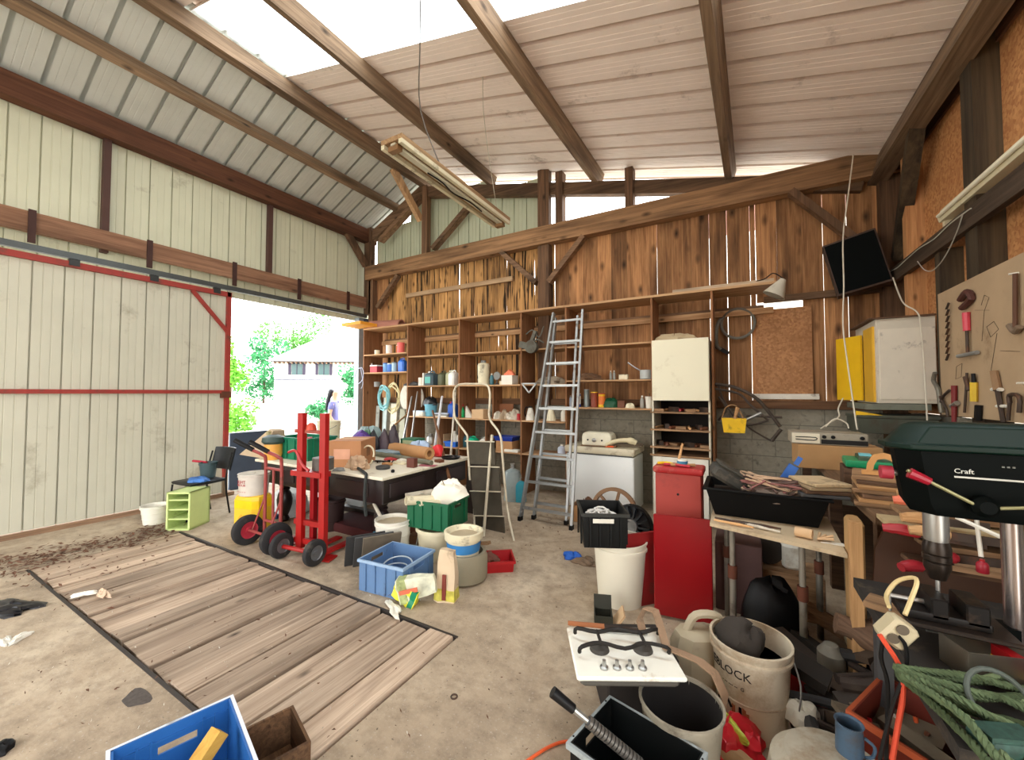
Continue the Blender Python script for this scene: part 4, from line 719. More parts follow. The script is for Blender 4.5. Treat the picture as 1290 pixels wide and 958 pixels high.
# right bench along the wall
bench = T('work_bench','long dusty timber work bench along the right wall buried in tools','bench',(0,0,0))
MB().box(.62,1.46,2.8,5.85,.9,.95).build('bench_top', wood((96,72,52),(140,110,82),'y',1,.3,dark=(50,38,28),stain=.5), bench)
for x, y in ((.68,2.9),(.68,4.2),(.68,5.75),(1.4,2.9),(1.4,5.75)): MB().box(x-.04,x+.04,y-.04,y+.04,0,.9).build('leg', WDD, bench)
MB().box(.72,1.45,2.85,5.8,.3,.33).build('lower_shelf', WDD, bench)
carton('tan cardboard box under the stereo on the bench', (.72,4.45,.951), .56,.4,.2, mat((178,138,92),.85,var=.08), rz=.02)
r = T('stereo','grey stereo tuner with round knobs on the cardboard box','stereo',(.66,4.42,1.155)); MB().bbox((0,0,.05),(.52,.28,.1),.005).build('body', mat((156,148,130),.5,dirt=.1), r); MB().box(-.05,.255,-.146,-.14,.008,.045).build('display', mat((24,22,20),.3), r); MB().box(-.255,-.06,-.147,-.14,.01,.092).build('face_plate', mat((222,214,190),.5), r)
for x in (-.03,.03,.22): b = MB(); b.M = Matrix.Translation((x,-.142,.068)) @ Matrix.Rotation(math.pi/2,4,'X'); b.lathe([(.015,0),(.015,.012),(.011,.015)],16).build('knob', BLACK, r)
MB().tube([(-.23,-.149,.04),(-.1,-.149,.035),(-.09,-.149,.06),(-.23,-.149,.06)],.004,6,3).build('loop_mark', BLACK, r)
r = T('parts_case','green parts case with a clear lid on the bench behind the saw','case',(.84,3.55,1.1),rz=-.1); MB().bbox((0,0,.025),(.42,.26,.045),.006).build('base', mat((24,140,90),.4), r); MB().bbox((.03,0,.06),(.34,.2,.028),.004).build('lid', glassy('clear_lid',(196,200,190),.5), r); MB().cbox((-.1,-.02,.08),(.06,.08,.012)).build('tag', mat((120,196,206),.5), r)
for i in range(7):
    w_ = .5-.02*(i%3); S('stacked_board','timber offcut in the stack under the wooden saw, '+('lowest','second','third','fourth','fifth','sixth','topmost')[i]+' board','board', MB().bbox((0,0,.012),(w_,.3,.023),.003), (WDX,TOOLW,WDD)[i % 3], (.84,3.1,.951+.0245*i), rnd(-.12,.12)-.08)
S('dark_board','dark board under the green parts case','board', MB().bbox((0,0,.07),(.46,.28,.14),.004), WDD, (.85,3.56,.951), -.1)
r = T('hand_saw','wooden handled saw lying on top of the board stack','saw',(.72,3.04,1.125),rz=-.12); b = MB()
b.loft([[(x*k0,y,z*k0+.06) for x, z in ((-.08,-.05),(-.075,.0),(-.05,.055),(0,.07),(.05,.055),(.075,0),(.09,-.05))]+[(x,y,z+.06) for x, z in ((.05,-.03),(.045,0),(.025,.03),(0,.038),(-.03,.03),(-.045,0),(-.05,-.03))] for y, k0 in ((-.012,1),(.012,1))]); b.cbox((0,0,.012),(.2,.024,.024)); b.build('handle', mat((206,152,92),.5), r)
MB().cbox((.24,0,.02),(.36,.003,.06)).build('blade', STEEL, r)
MB()
HX = [(mat((168,40,46),.45),'red handled pruning saw'),(TOOLW,'pale wooden file handle'),(mat((214,110,80),.5),'orange handled trowel'),(TOOLW,'short turned wooden mallet'),(mat((150,30,40),.45),'dark red pliers'),(WDD,'dark wooden tool stock')]
for i, (px, py, yy, L, a, hk) in enumerate(((1130,622,2.75,.3,-.1,1),(1125,630,2.65,.28,-.2,2),(1112,665,2.55,.3,-.25,0),(1135,652,2.5,.26,0,3),(1145,668,2.45,.3,-.1,1),(1135,715,2.4,.22,.55,4),(1160,640,2.6,.3,-.15,5),(1165,700,2.42,.25,.15,4))):
    p = P(px,py,y=yy-.15); b = MB(); b.tube([(0,0,0),(L*.2,0,.006),(L*.4,0,.0)],[.018,.022,.024,.022,.016],10,4); r = T('hand_tool', HX[hk][1]+' in the pile left of the drill, '+('high on the boards','just under the saw blade','sticking out leftmost','under the chuck height','below the red saw','lowest slanting','behind the pale handle','beside the drill chuck')[i],'tool', tuple(p), rot=(0,0,a)); b.build('handle', HX[hk][0], r); MB().cbox((L*.7,0,.0),(L*.62,.012,.03)).build('blade', IRON, r)
# layers of boards carrying those tools
for i, (z, x0, x1, y) in enumerate(((1.03,.66,1.4,2.62),(.985,.6,1.45,2.56),(1.0,.58,1.4,2.5),(.955,.62,1.4,2.6))): S('shelf_plank','dusty plank in the layered pile behind the drill, '+('upper','lower','front','base')[i]+' layer','plank', MB().box(x0,x1,y-.08,y+.1,z-.012,z+.006), (WDX,WDD,mat((180,160,120),.8,dirt=.3),WDD)[i], (0,0,0))
# brown panel and tan cabinet side below the bench front
r = T('brown_cabinet','tan and dark brown rounded cabinet end standing under the bench','cabinet',(.62,2.6,0)); b = MB(); b.prism([(-.1,0),(.6,0),(.6,.955),(.03,.955),(-.02,.92),(-.05,.84)],-.01,.01); b.M = Matrix(); o = b.build('brown_panel', mat((66,38,20),.5,var=.2,dirt=.06), r); o.rotation_euler = (math.pi/2,0,0); MB().bbox((-.11,.09,.475),(.06,.16,.95),.02).build('tan_side', mat((170,134,88),.6,var=.1), r); MB().box(-.15,-.1,-.03,.01,.0,.955).build('edge_post', wood((150,112,72),(190,150,104),'z'), r)
S('plank_heap','split log and bark slabs leaning below the brown cabinet','log', MB().tube([(-.25,0,.02),(-.05,.05,.06),(.2,.02,.02)],[.05,.08,.09,.07],10,3), wood((76,54,40),(120,94,74),'x',1,.3), (.62,2.55,.3), rot=(0,.45,-.3))
# black bags and boxes under the side table
S('rubbish_bag','big black bag slumped under the side table','bag', crumple(.36,.3,.42,seed=71,amp=.18), mat((7,7,8),.5,spec=.2), (.16,3.0,.0)); S('brown_carton','mauve brown box under the left side of the side table','box', MB().bbox((0,0,.25),(.3,.3,.5),.006), mat((96,70,66),.8), (-.02,3.5,0))
r = T('cable_reel','dark cable reel under the back of the side table','reel',(.17,3.6,.42),rot=(math.pi/2,0,.2)); MB().lathe([(.03,-.04),(.1,-.04),(.1,-.03),(.06,-.03),(.06,.03),(.1,.03),(.1,.04),(.03,.04)],24).build('reel', mat((60,54,48),.6), r)
S('base_box','dusty crate carrying the cable reel under the table','box', MB().bbox((0,0,.155),(.5,.3,.31),.005), WDX, (.25,3.62,0)); S('white_canister','white canister behind the table leg','canister', MB().bbox((0,0,.09),(.14,.12,.18),.02), WHITE, (.33,3.6,.312))
S('red_box','flat red box behind the big white bucket','box', MB().bbox((0,0,.08),(.3,.2,.16),.005), mat((150,34,28),.5), (.26,2.66,.0), .2)
# ================================================================== LADDERS
def ladder(label, A, B, w0, w1, zs, m, dy=0):
    r = T('ladder', label, 'ladder', A); v = Vector(B)-Vector(A); L = v.length
    for s_ in (-1, 1): MB().beam((s_*w0/2,0,0),(v.x+s_*w1/2,v.y,v.z),.028,.06).build('stile', m, r)
    for t in zs:
        ww = w0+(w1-w0)*t; MB().beam((v.x*t-ww/2,v.y*t,v.z*t),(v.x*t+ww/2,v.y*t,v.z*t),.034,.03).build('rung', m, r)
    for s_ in (-1,1): MB().box(s_*w0/2-.02,s_*w0/2+.02,-.035,.035,-.0,.05).build('foot', BLACK, r)
    return r
ladder('tall aluminium ladder leaning on the shelf unit, front section', (-2.06,4.42,0), (-2.1,5.3,2.76), .68, .44, [.055+.112*i for i in range(9)], ALU)
ladder('aluminium ladder section nested just behind the front ladder', (-2.06,4.56,0), (-2.16,5.4,2.7), .44, .34, [.07+.112*i for i in range(8)], ALU)
st = T('step_ladder','folded step ladder with pale tube hoop and four dark steps','ladder',(0,0,0)); YS = 3.9
TUB = mat((200,190,166),.45,.2,dirt=.2); q = lambda px, py, dy=0: P(px,py,y=YS+dy)
MB().tube([q(592,605),q(589,560),q(588,548),q(574,528),q(572,510),q(572,494),q(578,485),q(595,484),q(612,485),q(617,494),q(617,510),q(617,528),q(630,548),q(633,575),q(639,640),q(648,684,-.12)], .0135, 10, 4).build('hoop', TUB, st)
MB().tube([q(620,548,.02),q(617,580,0),q(612,640,-.08),q(608,690,-.2)], .017, 10, 3).build('front_leg', TUB, st)
MB().tube([q(596,605,.1),q(597,640,.06),q(598,668,.0)], .012, 10, 3).build('rear_leg', TUB, st)
MB().tube([q(580,666,-.18),q(596,668,-.18),q(610,665,-.18)], .012, 8, 3).build('cross_bar', TUB, st)
for i, (x0, y0, x1, y1) in enumerate(((587,556,624,586),(591,588,630,619),(593,619,632,651),(597,650,636,682))):
    a, b_, c, d = q(x0,y0,.03*i), q(x1-2,y0+2,.03*i), q(x1,y1,.0), q(x0+4,y1-1,.0)
    b = MB(); n = Vector((0,.02,0)); b.loft([[tuple(v) for v in (a,b_,c,d)],[tuple(v+n) for v in (a,b_,c,d)]]); s_ = b.build('step', mat((74,68,56),.85,var=.25,dirt=.3), st)
    MB().tube([q(x0-1,y0,-.01),q(x1-1,y0+1,-.01)], .008, 6).build('step_edge', TUB, s_)
# ================================================================== BILLIARD TABLE AND ITS LOAD
TZ = .78
bt = T('billiard_table','heavy dark billiard table with a white worktop and turned legs','table',(-4.1,3.45,0))
DW = mat((34,24,24),.35,var=.25,scale=5,spec=.5)
MB().bbox((0,0,TZ-.015),(2.24,1.46,.03),.005).build('table_top', mat((226,218,196),.6,var=.05,dirt=.14,dc=(150,130,100)), bt)
MB().bbox((0,0,TZ-.155),(2.14,1.36,.25),.01).build('apron', DW, bt)
for sx_, yy in ((0,-1),(0,1)):
    for k in (-.62,0,.62): MB().bbox((k,yy*.685,TZ-.155),(.5,.02,.14),.006).build('apron_panel', mat((44,32,30),.3,spec=.5), bt)
for yy in (-.35,.35): MB().bbox((1.075,yy,TZ-.155),(.02,.5,.14),.006).build('apron_panel', mat((44,32,34),.3,spec=.5), bt)
for x in (-.86,.86):
    for y in (-.5,.5):
        MB().lathe([(.05,0),(.06,.03),(.04,.07),(.06,.12),(.085,.2),(.09,.27),(.075,.34),(.05,.38),(.065,.4),(.05,.42),(.08,.47),(.09,.51)],20,c=(x,y,0)).build('leg', DW, bt)
MB().box(-.9,.9,-.04,.04,.08,.14).build('stretcher', DW, bt)
T_ = lambda px, py: P(px, py, z=TZ)
def at(px, py, dx=0, dy=0, dz=.001): p = P(px, py, z=TZ); return (p.x+dx, p.y+dy, TZ+dz)
r = crate('dark green ribbed crate on the left part of the billiard table', (-4.78,3.1,TZ+.001), .62, .4, .27, GREEN, rz=.06, hole=False)
r = bucket('pale yellow bucket standing behind the green crate', (-5.05,3.62,TZ+.001), .155,.13,.42, CREAM, bail=-1)
r = T('paint_cans','white lidded tub in the green crate','tub',(-4.7,3.1,TZ+.03)); MB().lathe([(.1,0),(.1,.17)],20).build('body', WHITE, r); MB().lathe([(.105,.17),(.105,.185),(.03,.21),(.03,.23)],20).build('lid', mat((190,40,50),.5), r)
c = carton('brown cardboard box with three black bars printed on its side', (-3.86,3.08,TZ+.001), .36,.44,.29, mat((180,128,88),.8,var=.06), rz=.5)
b = MB(); [b.box(.181,.1825,-.05+.04*i,-.04+.04*i,.1,.2) for i in range(3)]; b.build('printed_bars', BLACK, c); MB().box(-.12,.06,-.2225,-.221,.09,.2).build('label', mat((214,160,130),.7), c)
S('purple_bag','purple and white patterned bag behind the brown cardboard box','bag', crumple(.42,.3,.3,seed=81,amp=.2), mat((86,60,130),.7,var=.9,scale=28), (-4.35,3.6,TZ+.001)); S('plastic_bag','grey green plastic bag standing high behind the purple bag','bag', crumple(.42,.35,.3,seed=83,amp=.4), mat((140,160,158),.4,var=.2), (-4.5,3.85,TZ+.001))
r = T('shade_cover','beige folded cover like a tilted lamp shade on the left table end','cover',(-5.25,2.9,TZ+.001)); b = MB(); b.loft([[(-.5,-.1,0),(-.45,.12,0),(.1,.18,0),(.12,-.12,0)],[(.12,-.06,.36),(.14,.06,.36),(.2,.08,.34),(.2,-.06,.34)]]); b.build('body', mat((190,168,140),.8,var=.1,dirt=.1), r); MB().cbox((.18,0,.17),(.05,.2,.34),ry=-.2).build('speckled_edge', mat((170,160,120),.9,var=.5,scale=50), r)
r = T('sander','yellow machine with a dark green cap on the table beside the green crate','machine',(-5.0,2.82,TZ+.12)); MB().lathe([(.08,-.12),(.1,-.05),(.1,.06),(.09,.1)],20).build('body', mat((224,160,70),.5), r); MB().lathe([(.1,.07),(.13,.1),(.12,.15),(.06,.18)],20).build('cap', mat((50,70,66),.5), r)
roll = T('paper_roll','thick brown paper roll lying across the table','roll',at(508,577,0,.1,.08),rot=(0,math.pi/2,-.18)); MB().lathe([(.04,-.42),(.075,-.42),(.075,.42),(.04,.42),(.04,-.42)],22,caps=False).build('paper', mat((190,142,94),.8,var=.12,scale=5), roll)
r = T('funnel','red plastic funnel beside the end of the paper roll','funnel',at(547,578,.02,.1,.02),rot=(-.4,-1.1,0)); MB().lathe([(.015,0),(.09,.13),(.085,.13),(.01,.0)],20).build('cone', mat((224,50,56),.4), r)
S('long_pole','grey green pole lying along the table under the paper roll','pole', MB().tube([(-.75,0,.03),(0,.01,.03),(.62,-.02,.03)],[.03,.028,.028],10,3), mat((116,116,96),.7,dirt=.2), at(500,580,0,.02), -.12)
b = MB(); b.bbox((0,0,.1),(.26,.2,.2),.005); r = T('green_box','green and pale box with a small tree mark on the table back','box',(T_(512,572).x+.02,4.05,TZ+.002)); b.build('body', mat((50,110,80),.5), r); MB().box(-.09,.1,-.103,-.1005,.02,.18).build('label', mat((170,180,140),.6), r); MB().prism([(-.03,.06),(.03,.06),(0,.13)],0,.001).build('tree_mark', BLACK, r).location = (0,-.1,0); 
[setattr(o, 'rotation_euler', (math.pi/2,0,0)) for o in r.children if o.name.startswith('tree_mark')]; [setattr(o, 'location', (0,-.1035,0)) for o in r.children if o.name.startswith('tree_mark')]
for lab, px, py, dy, m, w_, d_, h_, sd in (('black mask with pale visor on the table back',497,566,.7,mat((60,50,56),.5),.2,.15,.3,1),('second dark mask left of the first on the table back',485,562,.75,mat((80,66,72),.5,var=.4),.22,.18,.25,2),('black pointed bag left of the masks',471,563,.6,mat((34,34,38),.5),.24,.2,.24,3),('olive green bag beside the grey plastic bag',464,560,.8,mat((80,120,90),.6),.25,.2,.24,4),('pale blue cloth heap right of the green box',536,570,.7,mat((176,196,220),.7),.4,.3,.14,5)):
    S('bag' if 'bag' in lab else 'cloth' if 'cloth' in lab else 'mask', lab, 'bag' if 'bag' in lab else 'cloth' if 'cloth' in lab else 'mask', crumple(w_*.9,d_*.8,h_*1.15,seed=90+sd,amp=.35), m, (T_(px,572).x-.02,min(3.98,T_(px,572).y),TZ+.002))
for i, (px, py, dy) in enumerate(((478,572,.45),(474,572,.5),(480,570,.6))): S('magazine','pale blue magazine under the masks, '+('bottom','middle','top')[i]+' of the pile','magazine', MB().bbox((0,0,.012),(.34,.26,.022),.003), (mat((120,150,160),.5),mat((90,120,130),.5),mat((160,180,190),.5))[i], (T_(470,578).x,3.75,TZ+.001+.023*i), rnd(-.3,.3))
S('cup_ring','white plastic bucket lid ring lying on the table','lid', MB().tube([(.11*math.cos(a),.03*math.sin(a),.12+.11*math.sin(a)) for a in [math.pi*2*i/20 for i in range(20)]],.009,6), CREAM, at(456,590,0,.06)); S('rope_heap','beige rope and rag heap by the brown cardboard box','rope', crumple(.28,.14,.11,seed=95,amp=.7), mat((190,160,130),.8,var=.3), at(445,592,0,.05))
b = MB(); b.bbox((0,0,.05),(.1,.07,.1),.004); S('brown_block','dark reddish brown block standing on the table edge','block', b, mat((100,54,42),.6), at(515,590,0,.05), .1)
r = T('round_tin','black round tin lying flat on the table front','tin',at(478,592,0,.05)); MB().lathe([(.07,0),(.075,.01),(.075,.03),(.06,.035)],22).build('body', DGREY, r)
S('strap','black strap hanging over the front corner of the table','strap', MB().tube([(-.35,.15,.02),(-.15,.05,.02),(-.02,-.01,.01),(0,-.03,-.02),(.01,-.05,-.2),(.02,-.04,-.38)],.016,6,4), mat((40,44,42),.7), at(462,600,0,.02)); S('pale_tray','cream dish on the table between the tin and the brown block','dish', MB().bbox((0,0,.012),(.18,.1,.024),.006), CREAM, at(498,586,0,.08)); S('card','red printed card lying beside the brown block','card', MB().box(-.1,.1,-.05,.05,0,.004), mat((170,90,100),.6,var=.5,scale=30), at(535,588,0,.05), .3); S('small_black_knob','small black knob on the table front edge','knob', MB().lathe([(.018,0),(.02,.02),(.01,.03)],12), BLACK, at(493,596,0,.02)); S('red_cloth','small red cloth under the paper roll','cloth', crumple(.2,.12,.025,seed=97), mat((190,60,60),.7), at(490,580,0,.03)); r = T('black_pan','black flat pan at the right end of the paper roll','pan',at(560,580,0,.12)); MB().lathe([(.1,0),(.12,.025),(.11,.025),(.095,.008)],22).build('body', BLACK, r)
b = MB(); [b.tube([(rnd(-.15,.15),rnd(-.08,.08),.01),(rnd(-.15,.15),rnd(-.08,.08),.03)],.008,5) for _ in range(6)]; S('wire_bits','dark wire bits on the table beyond the round tin','wire', b, BLACK, at(475,586,0,.12))
for i, (px, py, nm, cat_) in enumerate(((425,594,'grey','cloth'),(505,582,'white','paper'),(552,583,'brown','block'),(436,588,'black','tool'),(468,583,'steel','tool'),(524,581,'red','card'),(570,578,'dark','tool'),(486,587,'tan','block'))):
    m = (GREY,WHITE,BROWN,BLACK,STEEL,RED,DGREY,CARD)[i]; b = crumple(.12,.09,.03,seed=300+i,amp=.5) if cat_ in ('cloth','paper') else MB().cone((-.08,0,.012),(.08,.01,.012),.01,.008,8).cbox((.08,.0,.014),(.04,.04,.026)) if cat_ == 'tool' else MB().bbox((0,0,.015),(.1,.07,.03 if cat_ == 'block' else .006),.002)
    S(nm+'_'+cat_ if cat_ != 'tool' else 'small_tool', ('small grey cloth by the left side of the rope heap','crumpled white paper behind the cream dish','little brown block near the right table corner','black handled tool in front of the cardboard box','steel headed tool lying beyond the round tin','red card lying past the brown block','dark tool at the right end of the table by the black pan','tan block between the round tin and the dish')[i], cat_, b, m, at(px,py,0,.02), rnd(-1,1))
# things below the table
for i, (px, py, w_, h_) in enumerate(((395,640,.7,.36),(330,655,.6,.3),(425,642,.4,.3))): p = P(px,py,z=0); S('white_sack','bright white sack under the billiard table, '+('the large one in the middle','behind the red brown hand truck','the small one by the table leg')[i],'sack', crumple(w_,.4,h_,seed=100+i,amp=.3), mat((226,230,230),.6), (p.x,min(p.y+.35,4.0),0))
S('brown_chest','dark brown box at the back under the billiard table','box', MB().bbox((0,0,.25),(.5,.4,.5),.006), mat((96,60,44),.7), (-3.7,4.35,0)); S('dark_red_mat','dark red folded mat on the floor under the table','mat', MB().bbox((0,0,.05),(.9,.5,.1),.02), mat((74,24,24),.8), (-3.85,3.25,0)); S('brown_carton_low','cardboard box with a pale top right under the table edge','box', MB().bbox((0,0,.26),(.24,.3,.52),.005), mat((120,66,40),.75), (-3.2,3.55,0)); S('dark_board','dark board leaning on the floor beyond the step ladder','board', MB().box(-.16,.16,-.01,.01,0,.72), mat((60,48,42),.7), (-3.05,4.35,0), rot=(-.12,0,0))
r = bucket('dark brown bin under the table beside the red sack truck', (-4.2,3.05,0), .16,.13,.36, mat((54,34,32),.6), handle=False, cat='bin', name='bin', rings=1)
# poles leaning on the shelf above the table
for lab, a, c, r_, m in (('slim pale pole leaning left of the fallen stick',(566,600,3.95),(574,490,5.35),.016,WHITED),('second pale pole leaning to the left over the table',(541,610,3.9),(557,500,5.3),.022,mat((214,216,220),.5)),('old brown stick leaning from the green crate to the shelf',(566,603,3.6),(545,518,5.2),.02,wood((96,62,40),(150,104,70),'z',2)),('silver tube leaning at the left of the pair by the shelf',(508,556,4.3),(519,500,5.2),.018,STEEL),('silver tube leaning at the right of the pair by the shelf',(518,556,4.3),(526,494,5.2),.015,STEEL),('pale wooden batten slanting low behind the masks',(498,535,4.6),(512,523,5.2),.016,TOOLW)):
    A, B_ = P(a[0],a[1],y=a[2]), P(c[0],c[1],y=c[2]); S('pole', lab, 'pole', MB().cone(A,B_,r_,r_*.9,8), m)
# ================================================================== HAND TRUCKS, CHAIR, LEFT GROUP
RB = mat((150,66,62),.45,var=.12,dirt=.15)
ht = T('hand_truck','red brown hand truck with black rubber tyres and black grips','hand truck',(-4.22,2.4,0),rz=.0)
for x in (-.3,.22): wheel(ht,(x,-.1,.155),.155,.075,mat((176,50,66),.45))
MB().tube([(-.3,-.1,.155),(.22,-.1,.155)],.014,8).build('axle', RB, ht)
for x, s_ in ((-.17,-1),(.12,1)): t_ = MB().tube([(x,.0,.06),(x,0,.4),(x,-.0,.86),(x-.01,-.03,.94),(x-.1,-.1,1.0),(x-.16,-.16,1.06)],.017,10,4).build('upright', RB, ht); MB().tube([(x-.08,-.09,.995),(x-.16,-.16,1.06),(x-.22,-.2,1.1)],.024,10,2).build('grip', BLACK, t_)
for z in (.25,.8): MB().tube([(-.17,0,z),(.12,0,z)],.015,8).build('cross_tube', RB, ht)
MB().tube([(-.02,0,.25),(-.02,0,.8)],.013,8).build('cross_tube', RB, ht)
for x in (-.17,.12): MB().tube([(x,0,.5),(x-.05,-.1,.155)],.009,6).build('strut', RB, ht)
MB().box(-.2,.15,0,.28,.005,.015).build('toe_plate', RB, ht)
rt_ = T('sack_truck','bright red tall steel stacker truck with two black wheels','hand truck',(-3.6,2.42,0),rz=.12)
for x, sx_ in ((-.27,1),(.17,1)): wheel(rt_,(x+.0,-.12,.125),.12,.06,mat((110,110,112),.4,.4))
MB().tube([(-.27,-.12,.12),(.17,-.12,.12)],.02,8).build('axle', REDP, rt_)
for x in (-.17,.13): MB().box(x-.036,x+.036,-.02,.03,.08,1.4).build('mast', mat((160,22,20),.4,var=.1), rt_)
for x in (-.27,-.09,.03): MB().box(x-.025,x+.025,.06,.11,.1,.82).build('inner_mast', mat((140,14,20),.4,var=.12), rt_)
MB().box(-.27,.14,.0,.03,1.2,1.235).build('top_bar', mat((150,70,56),.5), rt_); MB().box(-.28,.12,-.03,.1,.78,.83).build('carriage', REDP, rt_)
for z in (.12,.3): MB().box(-.26,.14,0,.04,z,z+.05).build('cross_bar', REDP, rt_)
for x in (-.12,.08): MB().box(x-.04,x+.04,.0,.45,.03,.05).build('fork', REDP, rt_)
MB().lathe([(.05,0),(.04,.05),(.015,.07)],12,c=(-.04,0,1.235)).build('hook_plate', mat((190,70,46),.5), rt_)
MB().prism([(.1,-.04),(.24,-.02),(.2,.12),(.1,.1)],.005,.02).build('foot_plate', REDP, rt_); MB().tube([(-.35,.0,1.0),(-.22,-.02,1.02),(-.12,-.03,.9),(-.04,-.02,.84)],.014,8,4).build('lever', mat((170,40,40),.4), rt_)
MB().lathe([(.1,0),(.1,.12)],16,c=(-.02,.13,.83)).build('winch_drum', mat((90,84,78),.6,var=.4), rt_)
ch = T('stacking_chair','black stacking chair facing the sliding door','chair',(-6.1,2.5,0),rz=.1)
BK = mat((24,27,30),.45,dirt=.08,dc=(80,80,80))
MB().loft([[(x*k,y*k2,z) for x, y in ((-.2,-.2),(.2,-.2),(.22,0),(.2,.2),(-.2,.2),(-.22,0))] for k, k2, z in ((.9,.9,.43),(1,1,.44),(1.04,1.04,.465),(.95,.95,.475))]).build('seat', BK, ch)
bk = MB(); bk.loft([[(-.21+.42*i/8, .22+.05*(1-((i-4)/4)**2)+t-.0+(z-.45)*.22, z) for i in range(9)]+[(.21-.42*i/8, .24+.05*(1-((i-4)/4)**2)+t+(z-.45)*.22, z) for i in range(9)] for z, t in ((.56,0),(.6,0),(.78,0),(.83,0),(.85,0))]).build('backrest', BK, ch)
for x in (-.21,.21):
    MB().tube([(x,-.24,0),(x,-.19,.43)],.011,8).build('leg', BLACK, ch); MB().tube([(x,.26,0),(x,.2,.44),(x,.27,.8)],.011,8,3).build('leg', BLACK, ch)
S('blue_cloth','blue and white cloth lying on the black chair seat','cloth', crumple(.3,.2,.05,seed=110), mat((70,120,190),.6,var=.5,scale=6), (-6.0,2.45,.476)); r = bucket('small dark bucket with a red handled tool on the black chair', (-6.15,2.62,.476), .1,.08,.2, mat((60,80,84),.5), handle=False, rings=0); MB().tube([(-.28,-.06,.2),(-.16,-.04,.2),(-.05,0,.19)],.016,8,2).build('red_handle', mat((176,40,60),.4), r)
PG = mat((196,214,140),.5,var=.06,dirt=.12)
gc = T('green_cabinet','lime green small cabinet with open compartments under the chair','cabinet',(-5.76,2.26,0),rz=.55); b = MB(); w_, d_, h_ = .27,.32,.44
b.box(-w_/2,-w_/2+.02,-d_/2,d_/2,0,h_); b.box(w_/2-.02,w_/2,-d_/2,d_/2,0,h_); b.box(-w_/2,w_/2,-d_/2,d_/2,h_-.02,h_); b.box(-w_/2,w_/2,d_/2-.02,d_/2,0,h_); b.box(-w_/2,w_/2,-d_/2,d_/2,0,.02); b.build('carcass', PG, gc)
for z in (.12,.23,.34): MB().box(-w_/2+.02,w_/2-.02,-d_/2+.01,d_/2-.02,z,z+.015).build('shelf_board', PG, gc)
r = T('yellow_jerrycan','big yellow square jerrycan under the white paint bucket','jerrycan',(-4.9,2.55,0),rz=.2)
def rr(k, z, w=.36, d=.26, c=.05): x, y = w/2*k, d/2*k; return [(x-c,-y,z),(x,-y+c,z),(x,y-c,z),(x-c,y,z),(-x+c,y,z),(-x,y-c,z),(-x,-y+c,z),(-x+c,-y,z)]
MB().loft([rr(.95,0),rr(1,.02),rr(1,.38),rr(.93,.42),rr(.8,.43)]).build('body', mat((232,188,50),.4,var=.06,dirt=.1,dc=(220,190,110)), r); MB().loft([rr(1.01,.29),rr(1.01,.38)],caps=False).build('upper_band', mat((240,196,20),.35), r); MB().cbox((-.02,-.132,.18),(.07,.002,.07),ry=.78).build('hazard_mark', mat((214,160,50),.6), r)
r = bucket('oval white paint bucket with red print standing on the yellow jerrycan', (-4.9,2.55,.431), .155,.145,.24, mat((204,196,184),.5,dirt=.1), rings=0, handle=False, fill=mat((200,194,180),.9), fz=.98)
for k, (s_, z, sz) in enumerate((('LIGHT',.16,.05),('REDOUR',.125,.035),('= = = = = =',.05,.03))): textmesh(s_, sz, mat((170,50,60),.6), r, wrap=(.1565,-math.pi/2+.1,z,0), M=None)
_ = [setattr(o, 'rotation_euler', (0,0,.0)) for o in r.children]
p = P(195,659,z=0); r = bucket('small white plastic pail on the floor by the chair', (p.x,p.y,0), .14,.11,.22, WHITE, handle=False, fill=DUST, fz=.5); S('blue_strip','dark blue board lying on the floor behind the green cabinet','board', MB().box(-.3,.3,-.06,.06,0,.05), mat((36,60,100),.6), (-5.4,2.9,0), .3)
S('blue_bin_far','dark blue panel outside the doorway edge','panel', MB().box(-.02,.02,-.3,.3,0,.95), mat((60,72,92),.6), (-7.4,3.75,-.03)); can('white bucket outside the doorway behind the paint bucket', (-7.6,3.7,-.03), .16,.3, WHITE, cat='bucket')
# ================================================================== MIDDLE FLOOR GROUP
r = T('stone_tiles','dark stone slabs','slab'); bpy.data.objects.remove(r)
for i, (x, y, a) in enumerate(((-3.12,2.6,.0),(-3.04,2.63,.03),(-2.97,2.66,.05))): S('stone_tile','square stone tile leaning beside the white bucket, '+('leftmost dark','middle','rightmost grey')[i]+' one','tile', MB().bbox((0,0,.165),(.016,.34,.33),.003), (mat((50,50,50),.8),DGREY,mat((104,94,80),.85,var=.2))[i], (x+.03,y,0), rot=(0,.4,-.55))
r = bucket('white enamel bucket with a blue label and a stick behind the blue crate', (-2.98,2.86,0), .17,.145,.36, WHITE, fill=mat((206,190,160),.9), fz=.9, handle=False, hm=None); MB().cbox((-.05,-.155,.2),(.14,.02,.1),rz=-.3).build('blue_label', mat((60,140,170),.5), r); MB().cone((-.05,0,.2),(-.3,.02,.46),.018,.018,8).build('stick', WHITED, r)
cr = crate('light blue grey plastic crate with a wire ring inside', (-2.50,2.45,0), .44,.40,.25, mat((92,124,164),.5,var=.1,dirt=.15), mat((150,176,204),.45), rot=(0,0,.1)); MB().tube([(.13*math.cos(a),.13*math.sin(a)*.8,.16+.03*math.sin(a)) for a in [math.pi*2*i/24 for i in range(25)]],.006,6).tube([(.1*math.cos(a)-.02,.1*math.sin(a),.13) for a in [math.pi*2*i/24 for i in range(25)]],.006,6).build('wire_ring', mat((176,186,190),.4), cr)
gcx = (-2.63,3.12)
